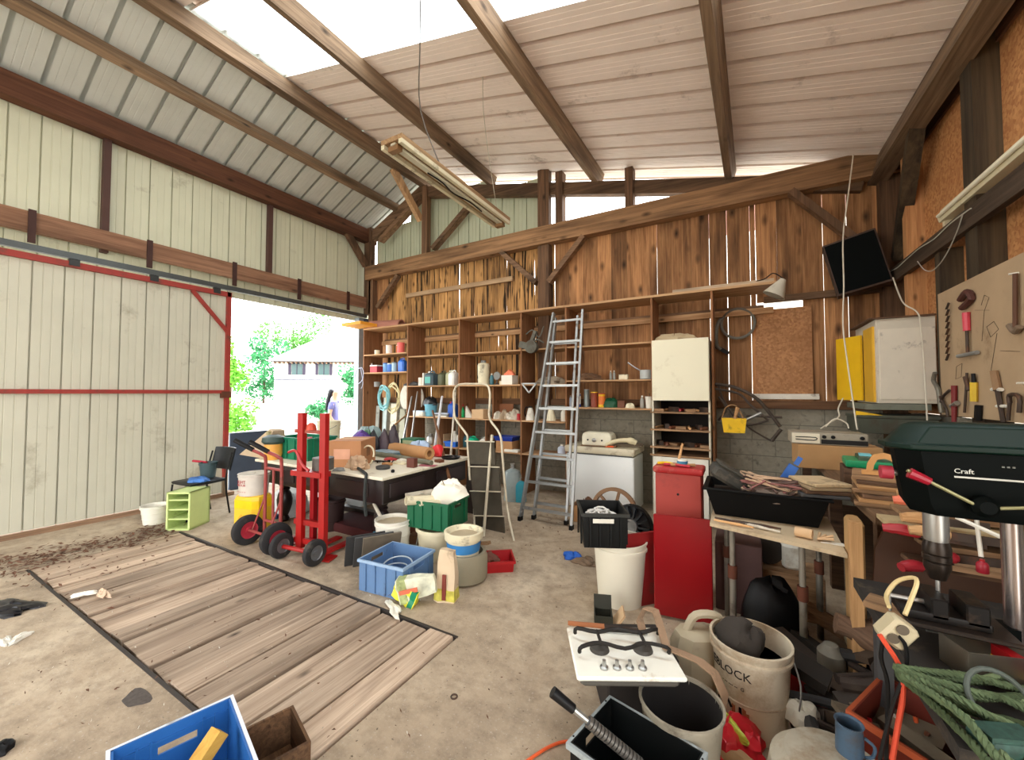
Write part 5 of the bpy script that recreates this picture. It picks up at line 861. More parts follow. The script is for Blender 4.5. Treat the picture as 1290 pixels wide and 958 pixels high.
r = T('grey_white_tub','wide cream tub under the green crate','tub',(gcx[0]+.04,gcx[1]-.02,0)); MB().lathe([(.19,0),(.22,.26),(.235,.26),(.235,.29),(.22,.29),(.185,.01)],32).build('body', CREAM, r); MB().tube([(-.22,-.02,.27),(-.1,-.22,.1),(.1,-.2,.12)],.006,6,4).build('handle', GREY, r)
g = crate('deep green plastic crate of white pipes on the cream tub', (gcx[0],gcx[1],.292), .46,.38,.26, mat((8,92,58),.45,var=.1), rz=0, rot=(0,0,.12)); MB().box(-.22,.22,-.18,.18,.14,.17).build('filling', mat((90,84,70),.9), g)
for i, (dx, dz, r_, L) in enumerate(((-.06,.24,.045,.5),(.04,.22,.028,.42),(-.1,.2,.026,.4))):
    o = T('pipe','white plastic pipe in the green crate, '+('thick upper','slim right','slim left')[i]+' one','pipe',(gcx[0]+dx,gcx[1]-.05+.03*i,.29+dz),rot=(math.pi/2-.12,0,-.45)); MB().lathe([(r_*.7,-L/2),(r_,-L/2),(r_,L/2),(r_*.7,L/2),(r_*.7,-L/2)],18,caps=False).build('pipe_wall', CREAM, o)
S('white_cloth','white sheet draped over the pipes in the green crate','cloth', crumple(.42,.2,.2,seed=120,amp=.35), mat((232,224,206),.7,var=.05), (gcx[0]+.12,gcx[1]+.06,.5), rot=(0,-.45,.2)); S('gutter_piece','half round white gutter piece at the left of the green crate','gutter', MB().loft([[(.07*k*math.cos(a),y,-.07*k*math.sin(a)) for k, aa in ((1,range(11)),(.9,range(10,-1,-1))) for a in [math.pi*i/10 for i in aa]] for y in (-.15,.15)]), WHITED, (gcx[0]-.2,gcx[1]-.02,.58), -.4)
bk2 = T('stone_pot','round grey pot standing under the white dish bucket','pot',(-2.07,2.82,0)); MB().lathe([(.15,0),(.185,.02),(.19,.06),(.19,.2),(.175,.24),(.15,.24),(.15,.05)],32).build('body', mat((142,134,112),.75,var=.12), bk2)
r = T('dish_tub','cream tub with a blue band and grey sand on the round grey pot','tub',(-2.09,2.82,.205)); MB().lathe([(.13,.0),(.15,.14),(.165,.14),(.17,.2),(.16,.205),(.15,.205),(.12,.16)],32).build('body', CREAM, r); MB().lathe([(.139,.04),(.15,.12)],32,caps=False).build('blue_band', mat((60,130,190),.5), r); MB().lathe([(.02,.17),(.15,.165)],28).build('sand', mat((186,170,140),.95,var=.2), r)
rt2 = crate('red plastic tray with tools on the floor right of the grey pot', (-1.98,3.12,0), .36,.26,.1, RED, rz=0, rot=(0,0,.65), ribs=False, hole=False, cat='tray', name='plastic_tray'); S('brown_tool_heap','brown pliers and string heap in the red tray','tools', crumple(.2,.14,.08,seed=125,amp=.6), mat((110,66,50),.7,var=.3), (-2.03,3.12,.03))
def sack(label, loc, w, d, h, m, m2, rot, band=None):
    r = T('paper_sack', label, 'sack', loc, rot=rot); ring = []
    for t in (0,.03,.25,.5,.75,.95,1):
        k = 1-.25*t if t < .95 else .7; dd = d*(1-.6*t); ring.append([(x*w/2*k, y*dd/2+.01*math.sin(9*t+x*3), t*h) for x, y in ((-1,-.8),(-.5,-1),(0,-.85),(.5,-1),(1,-.8),(1,.8),(.5,1),(0,.85),(-.5,1),(-1,.8))])
    MB().loft(ring).build('paper', m, r); lo = [[(p[0]*1.012,p[1]*1.02,p[2]) for p in q_] for q_ in (ring[1],ring[2],ring[3])]; MB().loft(lo[:2],caps=False).build('printed_base', m2, r)
    if band: MB().cbox((.0,-d*.44,h*.3),(.03,.01,h*.5)).build('band', band, r)
    return r
PAP = mat((206,184,154),.8,var=.12,scale=7,dirt=.12); PRT = mat((196,186,80),.6,var=.5,scale=22)
sack('open tan paper sack standing upright in front of the round pot', (-1.99,2.47,0), .17,.13,.38, PAP, PRT, (0,.02,.25), mat((120,50,40),.6)); sack('white and green paper sack lying beside the blue crate', (-2.26,2.24,.1), .18,.13,.28, mat((214,216,190),.6,var=.4,scale=18), mat((170,180,120),.6,var=.6,scale=24), (0,1.35,.5), mat((210,110,80),.6)); sack('small yellow and green sack lying under the white sack', (-2.12,2.28,.04), .14,.1,.2, mat((240,224,60),.5,var=.3,scale=20), mat((20,130,90),.5), (0,-1.2,.3))
S('white_rag','torn white paper strip on the edge of the planks','paper', crumple(.26,.07,.02,seed=130,amp=.7), WHITE, (-2.22,2.14,.016), -.5)
bf = P(730,705,z=0); S('blue_rag','bright blue rag on the floor between ladder and white bin','rag', crumple(.18,.13,.05,seed=131,amp=.6), mat((30,90,180),.6), (bf.x-.06,bf.y,0)); S('brown_rag','brown rag lying right beside the blue rag','rag', crumple(.22,.13,.05,seed=132,amp=.6), mat((120,100,80),.9), (bf.x+.08,bf.y-.06,0))
S('wood_scraps','small heap of pale wood scraps between the green crate and the step ladder','scraps', MB().cbox((0,0,.05),(.3,.05,.04),rz=.4,ry=.2).cbox((.1,.05,.08),(.26,.05,.03),rz=-.3,ry=-.3).cbox((-.1,.04,.03),(.2,.08,.05)), WDX, (-2.38,3.32,0))
S('brick_lump','brown wooden wedge on the floor left of the cream tub','wedge', MB().cbox((0,0,.05),(.22,.14,.08),rz=.5).cbox((.05,.1,.03),(.2,.1,.05),rz=.2), mat((130,88,60),.8), (-2.97,3.25,0))
# ================================================================== FOREGROUND LEFT
W_, D_, H_ = .6,.36,.3; M_ = mat((40,98,166),.4,var=.08,dirt=.05,dc=(90,110,130))
fc = crate('big blue plastic crate with white rim in the lower left corner', (-1.664,.66,0), W_, D_, H_, M_, mat((214,222,232),.4,dirt=.15), rot=(0,0,-.27), ribs=False, hole=False)
bpy.data.objects.remove([o for o in fc.children if o.name.startswith('body')][0]); b = MB(); x = -W_/2
b.box(-W_/2,W_/2,-D_/2,D_/2,0,.008); b.box(x,-x,-D_/2,-D_/2+.008,0,H_); b.box(W_/2-.008,W_/2,-D_/2,D_/2,0,H_); b.box(x,-x,D_/2-.008,D_/2,0,H_)
b.box(x,x+.008,-D_/2,-.05,0,H_); b.box(x,x+.008,.07,D_/2,0,H_); b.box(x,x+.008,-.05,.07,0,.205); b.box(x,x+.008,-.05,.07,.235,H_); b.build('body', M_, fc)
for y in (-.11,-.07,.09,.13): MB().box(x+.008,x+.016,y-.004,y+.004,.01,H_-.03).build('moulding', M_, fc)
MB().box(x+.008,x+.013,-.17,.17,.255,.262).build('moulding', M_, fc)
S('yellow_beam','golden yellow wooden beam end leaning in the big blue crate','beam', MB().beam(P(274,918,z=.31)+Vector((.02,.0,0)),P(205,1005,z=.2)+Vector((.03,-.05,-.08)),.055,.045), wood((196,146,60),(228,182,92),'y',.8,.2,stain=.1), (0,0,0))
wbx = T('wooden_box','open old brown wooden box beside the big blue crate','box',(-1.70,.99,.0),rz=-.3)
WB = wood((70,48,32),(124,92,64),'x',1.2,.3,stain=.5)
for nm, bb in (('side',(-.13,.13,-.1,-.088,0,.17)),('side',(-.13,.13,.088,.1,0,.17)),('end',(-.13,-.118,-.088,.088,0,.17)),('end',(.118,.13,-.088,.088,0,.17)),('bottom',(-.118,.118,-.088,.088,0,.012))): MB().box(*bb).build(nm, WB, wbx)
# ================================================================== FOREGROUND RIGHT
bc = crate('black plastic crate with pale studded rim in the lower foreground', (-.352,1.549,0), .38,.30,.28, mat((12,14,14),.4,dirt=.03,spec=.25), mat((150,158,158),.5,dirt=.2), rot=(0,0,-.24), ribs=False)
for y in (-.12,0,.12):
    for x in (-.196,.196): MB().lathe([(.001,.28),(.004,.28),(.004,.2815),(.001,.2815)],8,c=(x,y,0)).build('stud', BLACK, bc)
ss = T('strut_tool','long tool with black grip and ribbed spring shaft in the black crate','tool',tuple(P(800,958,z=.26)),rot=(0,0,0)); A = P(696,872,z=.48)-P(800,958,z=.26); 
MB().cone(A,A*.74,.02,.017,12).build('grip', BLACK, ss); MB().cone(A*.76,A*.56,.011,.011,10).build('rod', STEEL, ss); n = 15; b = MB(); [b.cone(A*(.56-.042*i),A*(.53-.042*i),.021,.021,12) for i in range(n)]; b.build('spring', mat((100,96,90),.4,.5), ss); MB().cone(A*.57,A*-.1,.015,.015,10).build('core', DGREY, ss)
o = T('grey_cylinder','grey motor cylinder lying inside the black crate','motor',(-.35,1.55,.1),rot=(.3,1.0,.4)); MB().lathe([(.015,-.075),(.045,-.07),(.045,.06),(.02,.065),(.02,.09)],20).build('body', GREY, o); bottle('green bottle lying beside the motor in the black crate', (-.3,1.47,.05), .03,.16, mat((40,130,100),.3), TEAL, rot=(1.2,0,.5))
# enamel pail carrying the hob
ep = T('enamel_pail','dented pale metal pail with dark inside under the gas hob','bucket',(-.23,1.83,0)); MB().lathe([(.13,0),(.16,.3),(.168,.305),(.168,.315),(.158,.315),(.125,.012)],36).build('body', mat((156,148,130),.5,.2,var=.15,dirt=.4), ep); MB().lathe([(.156,.3),(.122,.02),(.01,.018)],30,caps=False).build('inside', mat((30,26,24),.9), ep)
S('timber_prop','dark upright timber block holding up the far side of the hob','block', MB().bbox((0,0,.17),(.34,.3,.34),.01), mat((46,40,36),.85,dirt=.2), (-.48,2.1,0), .5)
hb = T('gas_hob','white gas hob plate with black pan supports and four knobs','hob',(-.49,1.88,.36),rz=.5)
MB().bbox((0,0,.04),(.46,.36,.02),.006).build('plate', mat((236,234,220),.3,var=.04,dirt=.16,dc=(170,140,100)), hb); MB().bbox((0,0,.01),(.42,.3,.045),.01).build('tray', mat((90,86,78),.5), hb)
b = MB()
for s_ in (-1, 1):
    b.tube([(-.2,-.05+.1*0,.07),(-.19,-.06,.1),(-.1,-.03,.1),(-.0,-.07,.1),(.1,-.03,.1),(.19,-.06,.1),(.2,-.05,.07)] if s_ < 0 else [(-.2,.09,.07),(-.19,.08,.1),(-.1,.05,.1),(0,.08,.1),(.1,.05,.1),(.19,.08,.1),(.2,.09,.07)], .009, 6, 3)
for x in (-.1,.1): b.tube([(x,-.04,.1),(x,.06,.1)],.008,6)
b.build('pan_support', mat((36,32,28),.6,.3), hb)
for x in (-.1,.1): MB().lathe([(.045,.05),(.04,.065),(.025,.075),(.01,.078)],20,c=(x,.0,0)).build('burner', mat((60,56,50),.6), hb)
for i in range(4): k_ = MB().lathe([(.018,.05),(.018,.058),(.009,.062),(.008,.085)],14,c=(-.105+.055*i,-.125,0)).build('knob', STEEL, hb)
r = T('file_tool','rusty brown file handle lying across the back of the hob','tool',(-.62,1.98,.418),rz=.35); MB().cone((-.16,0,.013),(.02,0,.013),.011,.012,8).build('handle', mat((150,90,50),.6), r); MB().box(.02,.2,-.012,.012,.004,.014).build('blade', IRON, r); S('steel_square','steel rule bundle lying at the back of the hob','tool', MB().box(-.12,.1,-.012,.012,0,.006).box(-.12,.1,.02,.035,0,.008), STEEL, (-.5,2.02,.412), .45)
S('strap_webbing','wide beige webbing strap looping over the hob and down beside the pail','strap', MB().loft([[tuple(Vector(p)+Vector((-.012,-.018,0))),tuple(Vector(p)+Vector((.012,.018,.0))),tuple(Vector(p)+Vector((.014,.018,.006))),tuple(Vector(p)+Vector((-.01,-.018,.006)))] for p in ((-.42,2.03,.42),(-.45,2.08,.46),(-.43,2.13,.5),(-.38,2.12,.5),(-.34,2.05,.45),(-.31,1.98,.42),(-.24,1.97,.42),(-.17,1.97,.41),(-.11,1.98,.37),(-.07,1.97,.29),(-.09,1.95,.2))], caps=False), mat((150,122,96),.9,var=.15,dirt=.2), (0,0,0))
# large white bucket
BW = mat((206,194,170),.5,var=.12,scale=6,dirt=.42,dc=(150,124,94))
wbk = T('paint_bucket','tall dirty white bucket with black lettering and brown drips','bucket',(.03,2.30,0))
MB().lathe([(.145,0),(.165,.35),(.177,.35),(.177,.362),(.169,.367),(.178,.39),(.178,.405),(.167,.405),(.14,.012)],40).build('body', BW, wbk); MB().lathe([(.154,.16),(.158,.165),(.155,.17)],36,caps=False).build('ring', BW, wbk)
tm = mat((30,26,26),.7); textmesh('EBLOCK', .055, tm, wbk, wrap=(.1635,-math.pi/2-.62,.295,.057)); textmesh('- -- --- --  G', .022, tm, wbk, wrap=(.1598,-math.pi/2-.5,.235,.057))
for a, z, ry in ((-1.0,.13,.9),(-.62,.14,-.6),(-.3,.13,0)): th = -math.pi/2+a; b = MB(); b.cbox((.1535*math.cos(th),.1535*math.sin(th),z),(.012,.004,.035),rz=th+math.pi/2,ry=ry); b.build('dark_mark', BLACK, wbk)
for a, z, h_ in ((-1.1,.1,.09),(-.5,.08,.13),(-.12,.06,.14),(-.2,.1,.1)): th = -math.pi/2+a; MB().cbox((.151*math.cos(th),.151*math.sin(th),z),(.016,.004,h_),rz=th+math.pi/2,rx=.0).build('brown_drip', mat((158,92,58),.7), wbk)
b = MB(); b.M = Matrix.Rotation(.5,4,'Y'); b.add(*(lambda c: (c.v, c.f))(crumple(.2,.2,.14,seed=140,amp=.3))); o = b.build('dark_rag', mat((52,46,40),.9), wbk); o.location = (-.06,0,.33)
MB().lathe([(.02,.3),(.158,.3)],30).build('inside_shadow_board', mat((120,100,80),.9,dirt=.3), wbk); MB().tube([(.166,.02,.36),(.19,-.1,.3),(.18,-.12,.2)],.004,6,3).build('handle', STEEL, wbk)  # brown disc filling the bucket below its rim
jc = T('old_jerrycan','dusty translucent jerrycan lying between hob and big bucket','jerrycan',(-.19,2.38,0),rot=(0,0,.5)); MB().loft([rr(.96,0,.3,.2),rr(1,.02,.3,.2),rr(1,.26,.3,.2),rr(.85,.32,.3,.2),rr(.6,.34,.3,.2)]).build('body', mat((170,158,132),.5,var=.15,dirt=.25), jc); MB().tube([(.1,-.0,.3),(.09,0,.4),(-.03,0,.41),(-.08,0,.33)],.022,8,4).build('handle', mat((180,168,142),.5,dirt=.2), jc)
sb = P(930,905,z=0); S('red_plastic_bag','crumpled red plastic bag with yellow and green print against the big bucket','bag', crumple(.3,.2,.12,seed=145,amp=.55), mat((206,40,50),.35,var=.25), (-.06,2.07,0), .3); S('yellow_bag_strip','yellow green folded edge of packaging on the red plastic bag','bag', crumple(.2,.06,.05,seed=146,amp=.5), mat((190,196,70),.5), (-.08,2.08,.09), -.6)
S('brown_shoe_block','worn brown wooden shoe shaped block beside the enamel pail','block', MB().tube([(-.09,0,.04),(0,0,.05),(.08,.01,.035)],[.03,.042,.035],10,3), mat((166,134,96),.8), (-.05,1.98,0), -.3)
# gas tank with mug
gt = T('water_tank','big pale round topped metal tank in the bottom foreground','tank',(.255,1.67,.0)); MB().lathe([(.17,0),(.19,.02),(.19,.3),(.18,.36),(.14,.4),(.06,.415),(.01,.416)],36).build('body', mat((160,152,134),.55,var=.25,scale=12,dirt=.4,dc=(120,98,72)), gt)
mg = T('blue_mug','dark blue enamel mug standing on the pale tank','mug',(.30,1.72,.408)); MB().lathe([(.034,0),(.038,.006),(.036,.1),(.04,.105),(.036,.105),(.032,.1),(.03,.01)],24).build('body', mat((66,88,108),.35,dirt=.15), mg); MB().tube([(.036,-.01,.075),(.06,-.015,.06),(.055,-.012,.025),(.036,-.01,.015)],.005,6,3).build('handle', mat((66,88,108),.35), mg)
S('iron_bar','dark iron bar lying on the tank beside the mug','bar', MB().cone((-.06,.05,0.008),(.06,-.07,.008),.008,.008,8), IRON, (.37,1.67,.41))
oc = crate('orange wooden sided open crate standing behind the mug', (.50,2.02,.0), .28,.34,.42, mat((98,30,12),.6,var=.25,dirt=.1,dc=(60,30,20)), mat((160,74,40),.5), rot=(0,.12,-.5), ribs=False, hole=False)
for i in range(6): S('wooden_stick','long dusty slat sticking up in the orange crate, '+('first','second','third','fourth','fifth','sixth')[i]+' from the left','stick', MB().cone((-.04,0,0),(.05,0,.3),.008,.008,5), (WHITED,RED,TOOLW,BROWN,WHITED,ORANGE)[i], (.42+.03*i,1.98+.02*i,.05), rot=(rnd(-.2,.2),rnd(-.2,.3),rnd(0,3)))
# pile of dark debris on the floor
for i in range(44):
    x, y = rnd(.24,.62), rnd(1.95,2.9); m = (mat((44,32,24),.8,dirt=.2),mat((50,40,32),.7,dirt=.3),mat((110,98,80),.8,dirt=.4),mat((36,34,32),.7,dirt=.2),mat((40,34,28),.9),mat((66,50,36),.8,dirt=.2))[i % 6]; L = rnd(.12,.32)
    b = MB().cbox((0,0,.03),(L,rnd(.04,.12),rnd(.02,.06))) if i % 3 else MB().tube([(-L/2,0,.03),(0,.02,.03),(L/2,0,.03)],rnd(.012,.03),8,2)
    S(('wood_chunk','iron_pipe','plaster_lump','metal_scrap','bark_piece','timber_offcut')[i % 6], ('dark wood chunk','rusty iron pipe','pale grey plaster lump','grey metal scrap','dark bark piece','brown timber offcut')[i % 6]+' in the dark debris heap under the bench front','debris', b, m, (x,y,.02+.05*(i%5)+(.1 if x > .45 else 0)), rot=(rnd(-.3,.3),rnd(-.4,.4),rnd(0,3.1)), group='debris heap, '+('dark wood chunks','rusty iron pipes','plaster lumps','grey metal scraps','dark bark pieces','timber offcuts')[i % 6])
for i, (px, py) in enumerate(((1062,795),(1085,812),(1048,860),(1010,895),(1040,838))): p = P(px,py,z=.12+.05*(i%2)); S('debris_box','dusty '+('wooden slab slanting under the brown cabinet','pale plastic tub lid','grey dirty canister','pale crumpled bottle by the tank','brown carton flap')[i]+' in the debris heap','debris', (MB().cbox((0,0,.05),(.4,.14,.04),ry=.35,rz=-.3),MB().bbox((0,0,.05),(.14,.12,.06),.02),MB().lathe([(.06,0),(.06,.2),(.03,.24)],16),crumple(.14,.12,.08,seed=150),MB().cbox((0,0,.04),(.2,.12,.02),rx=.3))[i], (WDX,mat((150,140,110),.6,dirt=.3),mat((120,116,104),.6,dirt=.4),mat((190,184,166),.4),CARDD)[i], (p.x,p.y,max(0,p.z-.05)))
# drill bench
db = T('drill_bench','low black steel bench carrying the pillar drill','bench',(0,0,0)); MB().box(.42,1.35,1.3,2.25,.76,.8).build('bench_top', mat((38,34,30),.85,var=.3,dirt=.3,dc=(90,76,58)), db)
for x, y in ((.5,1.36),(1.3,1.36),(.5,2.2),(1.3,2.2)): MB().box(x-.025,x+.025,y-.025,y+.025,0,.76).build('leg', WHITED if x < .6 and y < 1.5 else DGREY, db)
DG = mat((6,30,22),.45,var=.06,spec=.2,dirt=.06,dc=(120,124,108)); DB = mat((4,8,7),.6,spec=.08)
dp = T('pillar_drill','dark green bench pillar drill with chuck and red knobbed handle','drill',(.54,1.78,.8))
MB().lathe([(.1,0),(.1,.02),(.05,.03)],20,c=(.17,.02,0)).build('base', DB, dp); MB().lathe([(.023,.02),(.023,.42)],20,c=(.17,.02,0)).build('column', mat((170,160,156),.25,.9), dp)
def hd(x0, x1, y, z, c=.03): return [(x0+c*1.6,-y,z),(x1,-y,z),(x1,y,z),(x0+c*1.6,y,z),(x0,y-c*1.8,z),(x0,-y+c*1.8,z)]
MB().loft([hd(-.115,.44,.085,.62),hd(-.125,.45,.095,.625),hd(-.125,.45,.095,.64),hd(-.11,.44,.085,.642),hd(-.075,.42,.07,.695),hd(-.055,.4,.055,.705)]).build('belt_cover', DG, dp, .003)
MB().loft([hd(-.06,.3,.055,.42),hd(-.08,.32,.075,.46),hd(-.1,.44,.078,.62)]).build('head', DB, dp)
MB().lathe([(.028,.33),(.03,.34),(.03,.42)],24).build('quill', STEEL, dp); MB().lathe([(.02,.21),(.026,.23),(.032,.245),(.032,.262),(.029,.265),(.034,.27),(.034,.285),(.031,.288),(.034,.292),(.034,.31),(.028,.33)],24).build('chuck', mat((46,38,32),.35,.6,dirt=.2), dp); MB().lathe([(.002,.12),(.006,.14),(.006,.21)],10).build('drill_bit', STEEL, dp)
b = MB(); b.tube([(.06,-.1,.47),(-.09,-.1,.56)],.005,8); b.build('feed_arm', mat((140,136,96),.4,.4), dp); o = MB().cone((-.085,-.1,.553),(-.04,-.1,.53),.016,.012,10).build('red_knob', mat((150,20,40),.35), dp); MB().tube([(.1,-.1,.47),(.26,-.11,.5)],.005,8).build('feed_arm', mat((140,136,96),.4,.4), dp)
b = MB(); b.M = Matrix.Translation((.075,-.07,.47)) @ Matrix.Rotation(math.pi/2,4,'X'); b.lathe([(.03,-.01),(.03,.03),(.018,.045)],20).build('feed_hub', DB, dp); MB().cone((-.13,-.0,.535),(-.1,0,.535),.022,.022,12).build('red_side_knob', mat((160,44,58),.4), dp); MB().cone((-.1,0,.535),(-.07,0,.535),.01,.01,10).build('knob_shaft', STEEL, dp)
MB().box(.02,.17,-.0785,-.0765,.485+.06,.49+.06).build('white_line', mat((190,190,180),.5), dp); textmesh('Craft', .02, mat((210,210,200),.5), dp, M=Matrix.Translation((.04,-.079,.565)) @ FRONT); textmesh('= = =', .012, mat((160,160,150),.5), dp, M=Matrix.Translation((.13,-.079,.585)) @ FRONT)
b = MB(); b.bbox((0.02,0,.095),(.24,.22,.014),.004); b.build('table', mat((44,36,30),.5,.4,dirt=.3), dp); MB().cbox((.12,.02,.08),(.1,.06,.04)).build('table_bracket', DB, dp)
VM = mat((24,21,19),.5,.4,dirt=.2,dc=(84,66,50),spec=.3); vs = T('drill_vice','black machine vice with a sliding handle on the drill table','vice',(.5,1.76,.903)); MB().bbox((.03,0,.012),(.2,.12,.024),.004).build('base', VM, vs); MB().bbox((.1,0,.04),(.05,.12,.06),.004).build('fixed_jaw', VM, vs); MB().bbox((.02,0,.04),(.04,.12,.06),.004).build('moving_jaw', VM, vs); MB().cone((-.08,0,.035),(.02,0,.035),.007,.007,10).build('screw', STEEL, vs); MB().cone((-.08,0,-.015),(-.08,0,.04),.004,.004,8).build('handle', STEEL, vs)
# hanging socket block with cables
sk_ = T('socket_block','beige multi socket block hanging by its cable beside the drill','socket',tuple(P(1128,795,y=1.55)),rot=(.1,.6,.2)); MB().bbox((0,0,0),(.066,.054,.075),.008).build('body', mat((186,174,142),.5,dirt=.25,dc=(96,80,60)), sk_)
for z in (-.015,.02): b = MB(); b.M = Matrix.Translation((-.01,-.031,z)) @ Matrix.Rotation(math.pi/2,4,'X'); b.lathe([(.001,-.002),(.014,-.002),(.014,.0015),(.001,.0015)],16).build('socket', mat((90,80,66),.5), sk_)
q = lambda px, py, y=1.52: P(px,py,y=y)
cord('beige cable looping from the drill vice to the socket block', [q(1120,765,1.6),q(1117,750,1.65),q(1130,733,1.66),q(1150,728,1.64),q(1155,735,1.62),q(1148,755,1.6),q(1140,775,1.57)], mat((200,180,130),.5), .006)
cord('orange red cable running down from the socket block', [q(1108,800),q(1116,812),q(1128,830),q(1136,848),q(1137,880),q(1132,910),q(1124,958)], mat((206,74,48),.45), .0065)
cord('black cable running down from the socket block, right one', [q(1132,802),q(1141,815),q(1141,845),q(1128,880),q(1118,915),q(1108,958)], BLACK, .005); cord('black cable hanging behind the orange one, left of it', [q(1112,808,1.55),q(1110,830,1.55),q(1118,860,1.55),q(1118,900,1.55),q(1116,958,1.55)], BLACK, .005)
cord('orange cord end on the floor at the bottom edge', [P(660,962,z=.01),P(685,945,z=.01),P(705,936,z=.01),P(722,934,z=.01)], ORANGE, .007)
# rope coil, brush, plastic box
rp_ = T('rope_coil','thick coil of green twisted rope on the bench front','rope',(.60,1.42,.802)); rg = random.Random(5)
def twist(b, pts, R_, r, turns_per_m=22, n=3):
    pts = [Vector(p) for p in pts]; q = []
    for i in range(len(pts)-1):
        a, c, d, e = pts[max(i-1,0)], pts[i], pts[i+1], pts[min(i+2,len(pts)-1)]
        for k in range(14): t = k/14; q.append(.5*((2*c)+(-a+d)*t+(2*a-5*c+4*d-e)*t*t+(-a+3*c-3*d+e)*t**3))
    for s_ in range(n):
        L, w_ = 0, []
        for i, p in enumerate(q):
            t = (q[min(i+1,len(q)-1)]-q[max(i-1,0)]).normalized(); u = t.cross(Vector((0,0,1))).normalized(); v = t.cross(u)
            if i: L += (p-q[i-1]).length
            a = 2*math.pi*(L*turns_per_m+s_/n); w_.append(p+(u*math.cos(a)+v*math.sin(a))*R_)
        b.tube(w_, r, 5)
    return b
RG = [mat((66,80,50),.85,var=.4,scale=60), mat((104,120,84),.85,var=.4,scale=60), mat((82,98,66),.85,var=.4,scale=60)]
RS = P(1142,858,z=.83)
for k in range(13):
    f = k/12; E = Vector((.76,1.74,.81)).lerp(Vector((.46,1.14,.81)), f); S0 = RS+Vector((rnd(-.006,.012),.03-.06*f,.01*(k%3))); M0_ = S0.lerp(E,.35)+Vector((.02,-.02-.02*math.sin(3*f),.012*(k%3))); M1 = S0.lerp(E,.7)+Vector((.01,.02*math.sin(k*1.7),.008*(k%2)))
    twist(MB(), [p_-Vector((.60,1.42,.802)) for p_ in (S0+Vector((-.0,.02,-.012)),S0,M0_,M1,E)], .0048, .0056, 26).build('rope_strand', RG[k % 3], rp_)
S('wire_brush','green and yellow ribbed brush at the lower right corner','brush', MB().bbox((0,0,.02),(.12,.06,.03),.008).cbox((0,-.0,.04),(.1,.05,.012)), mat((44,74,64),.5,var=.6,scale=60), tuple(P(1268,948,z=.803)), .4)
S('grey_ring','dark grey rubber ring leaning on the rope coil','ring', MB().tube([(.055*math.cos(a),.045*math.sin(a),.05+.05*math.sin(a)) for a in [math.pi*2*i/20 for i in range(21)]],.006,8), mat((70,78,70),.6), tuple(P(1262,912,z=.81)))
pb = T('clear_box','clear plastic box with red and yellow packets on the drill bench','box',tuple(P(1245,850,z=.802)),rz=.3); b = MB(); obox(b,.16,.1,.08,.003); b.build('body', glassy('clear_box_plastic',(200,196,186),.6), pb); MB().cbox((.05,0,.04),(.03,.07,.06)).build('packet', RED, pb); MB().cbox((.05,-.0,.03),(.032,.072,.02)).build('packet', YELLOW, pb)
S('white_sack_edge','pale canvas pouch under the drill column','pouch', crumple(.14,.12,.07,seed=160,amp=.3), mat((190,160,126),.8), (.86,1.95,.8)); S('wood_edge_board','weathered board on the front edge of the drill bench','board', MB().bbox((0,0,.012),(.3,.1,.022),.003), WDX, (.55,1.95,.8), -.4); S('screwdriver_pair','two steel screwdrivers crossing on the dusty bench','tool', MB().cone((-.1,0,.01),(.1,.03,.01),.004,.004,6).cone((.03,-.06,.01),(.07,.05,.012),.004,.004,6), STEEL, (.63,1.85,.8))
cord('white plastic tubes sticking up behind the drill chuck, slanting right', [P(1205,652,y=2.3),P(1290,690,y=2.15)], WHITE, .008, 'tube', 'tube'); cord('pale upright tube with a red base behind the chuck', [P(1229,645,y=2.3),P(1236,702,y=2.25)], WHITE, .007, 'tube', 'tube'); r = bottle('small red cap bottle standing behind the drill column', tuple(P(1238,722,y=2.2)), .017,.05, mat((150,30,44),.4), RED)
for i, (px, py, yy) in enumerate(((1215,690,2.55),(1240,640,2.75),(1260,720,2.4),(1200,715,2.5),(1280,655,2.6))): p = P(px,py,y=yy); S('dusty_plank','dusty plank end behind the drill column, '+('under the white tubes','highest one','lowest one','left one','rightmost one')[i],'plank', MB().bbox((.1,0,0),(.5,.14,.022),.003), (WDX,WDD,WDX,WDD,WDX)[i], tuple(p), rot=(0,rnd(-.05,.05),rnd(-.2,.2)))
# ================================================================== PEGBOARD WITH TOOLS
pg = T('tool_board','dusty hardboard tool panel with drawn outlines on the right wall','board',(0,0,0)); PX_ = 1.46
MB().box(PX_,PX_+.014,2.0,4.62,1.42,2.42).build('panel', mat((176,150,118),.85,var=.12,scale=5,dirt=.2,dc=(124,98,70)), pg)
MB().box(PX_+.014,1.48,2.4,2.45,1.42,2.4).build('batten', WDD, pg)
def PB(px, py): return P(px, py, x=PX_-.02)
b = MB()
for pts in (((1236,385),(1240,372),(1246,375),(1240,392),(1237,430)),((1228,391),(1246,391)),((1243,412),(1252,405),(1258,415),(1248,425),(1243,412)),((1260,442),(1285,443)),((1205,462),(1212,458),(1211,475),(1204,478),(1205,462)),((1248,470),(1256,420))): b.tube([P(x,y,x=PX_-.001) for x, y in pts], .0015, 4)
b.build('drawn_outline', mat((80,64,50),.9), pg)
def hung(name, lab, parts): 
    r = T(name, lab, 'tool', (0,0,0))
    for nm, m, b in parts: b.build(nm, m, r)
    return r
tb_ = lambda pts, r_, **k: MB().tube([PB(*p) for p in pts], r_, 8, 3)
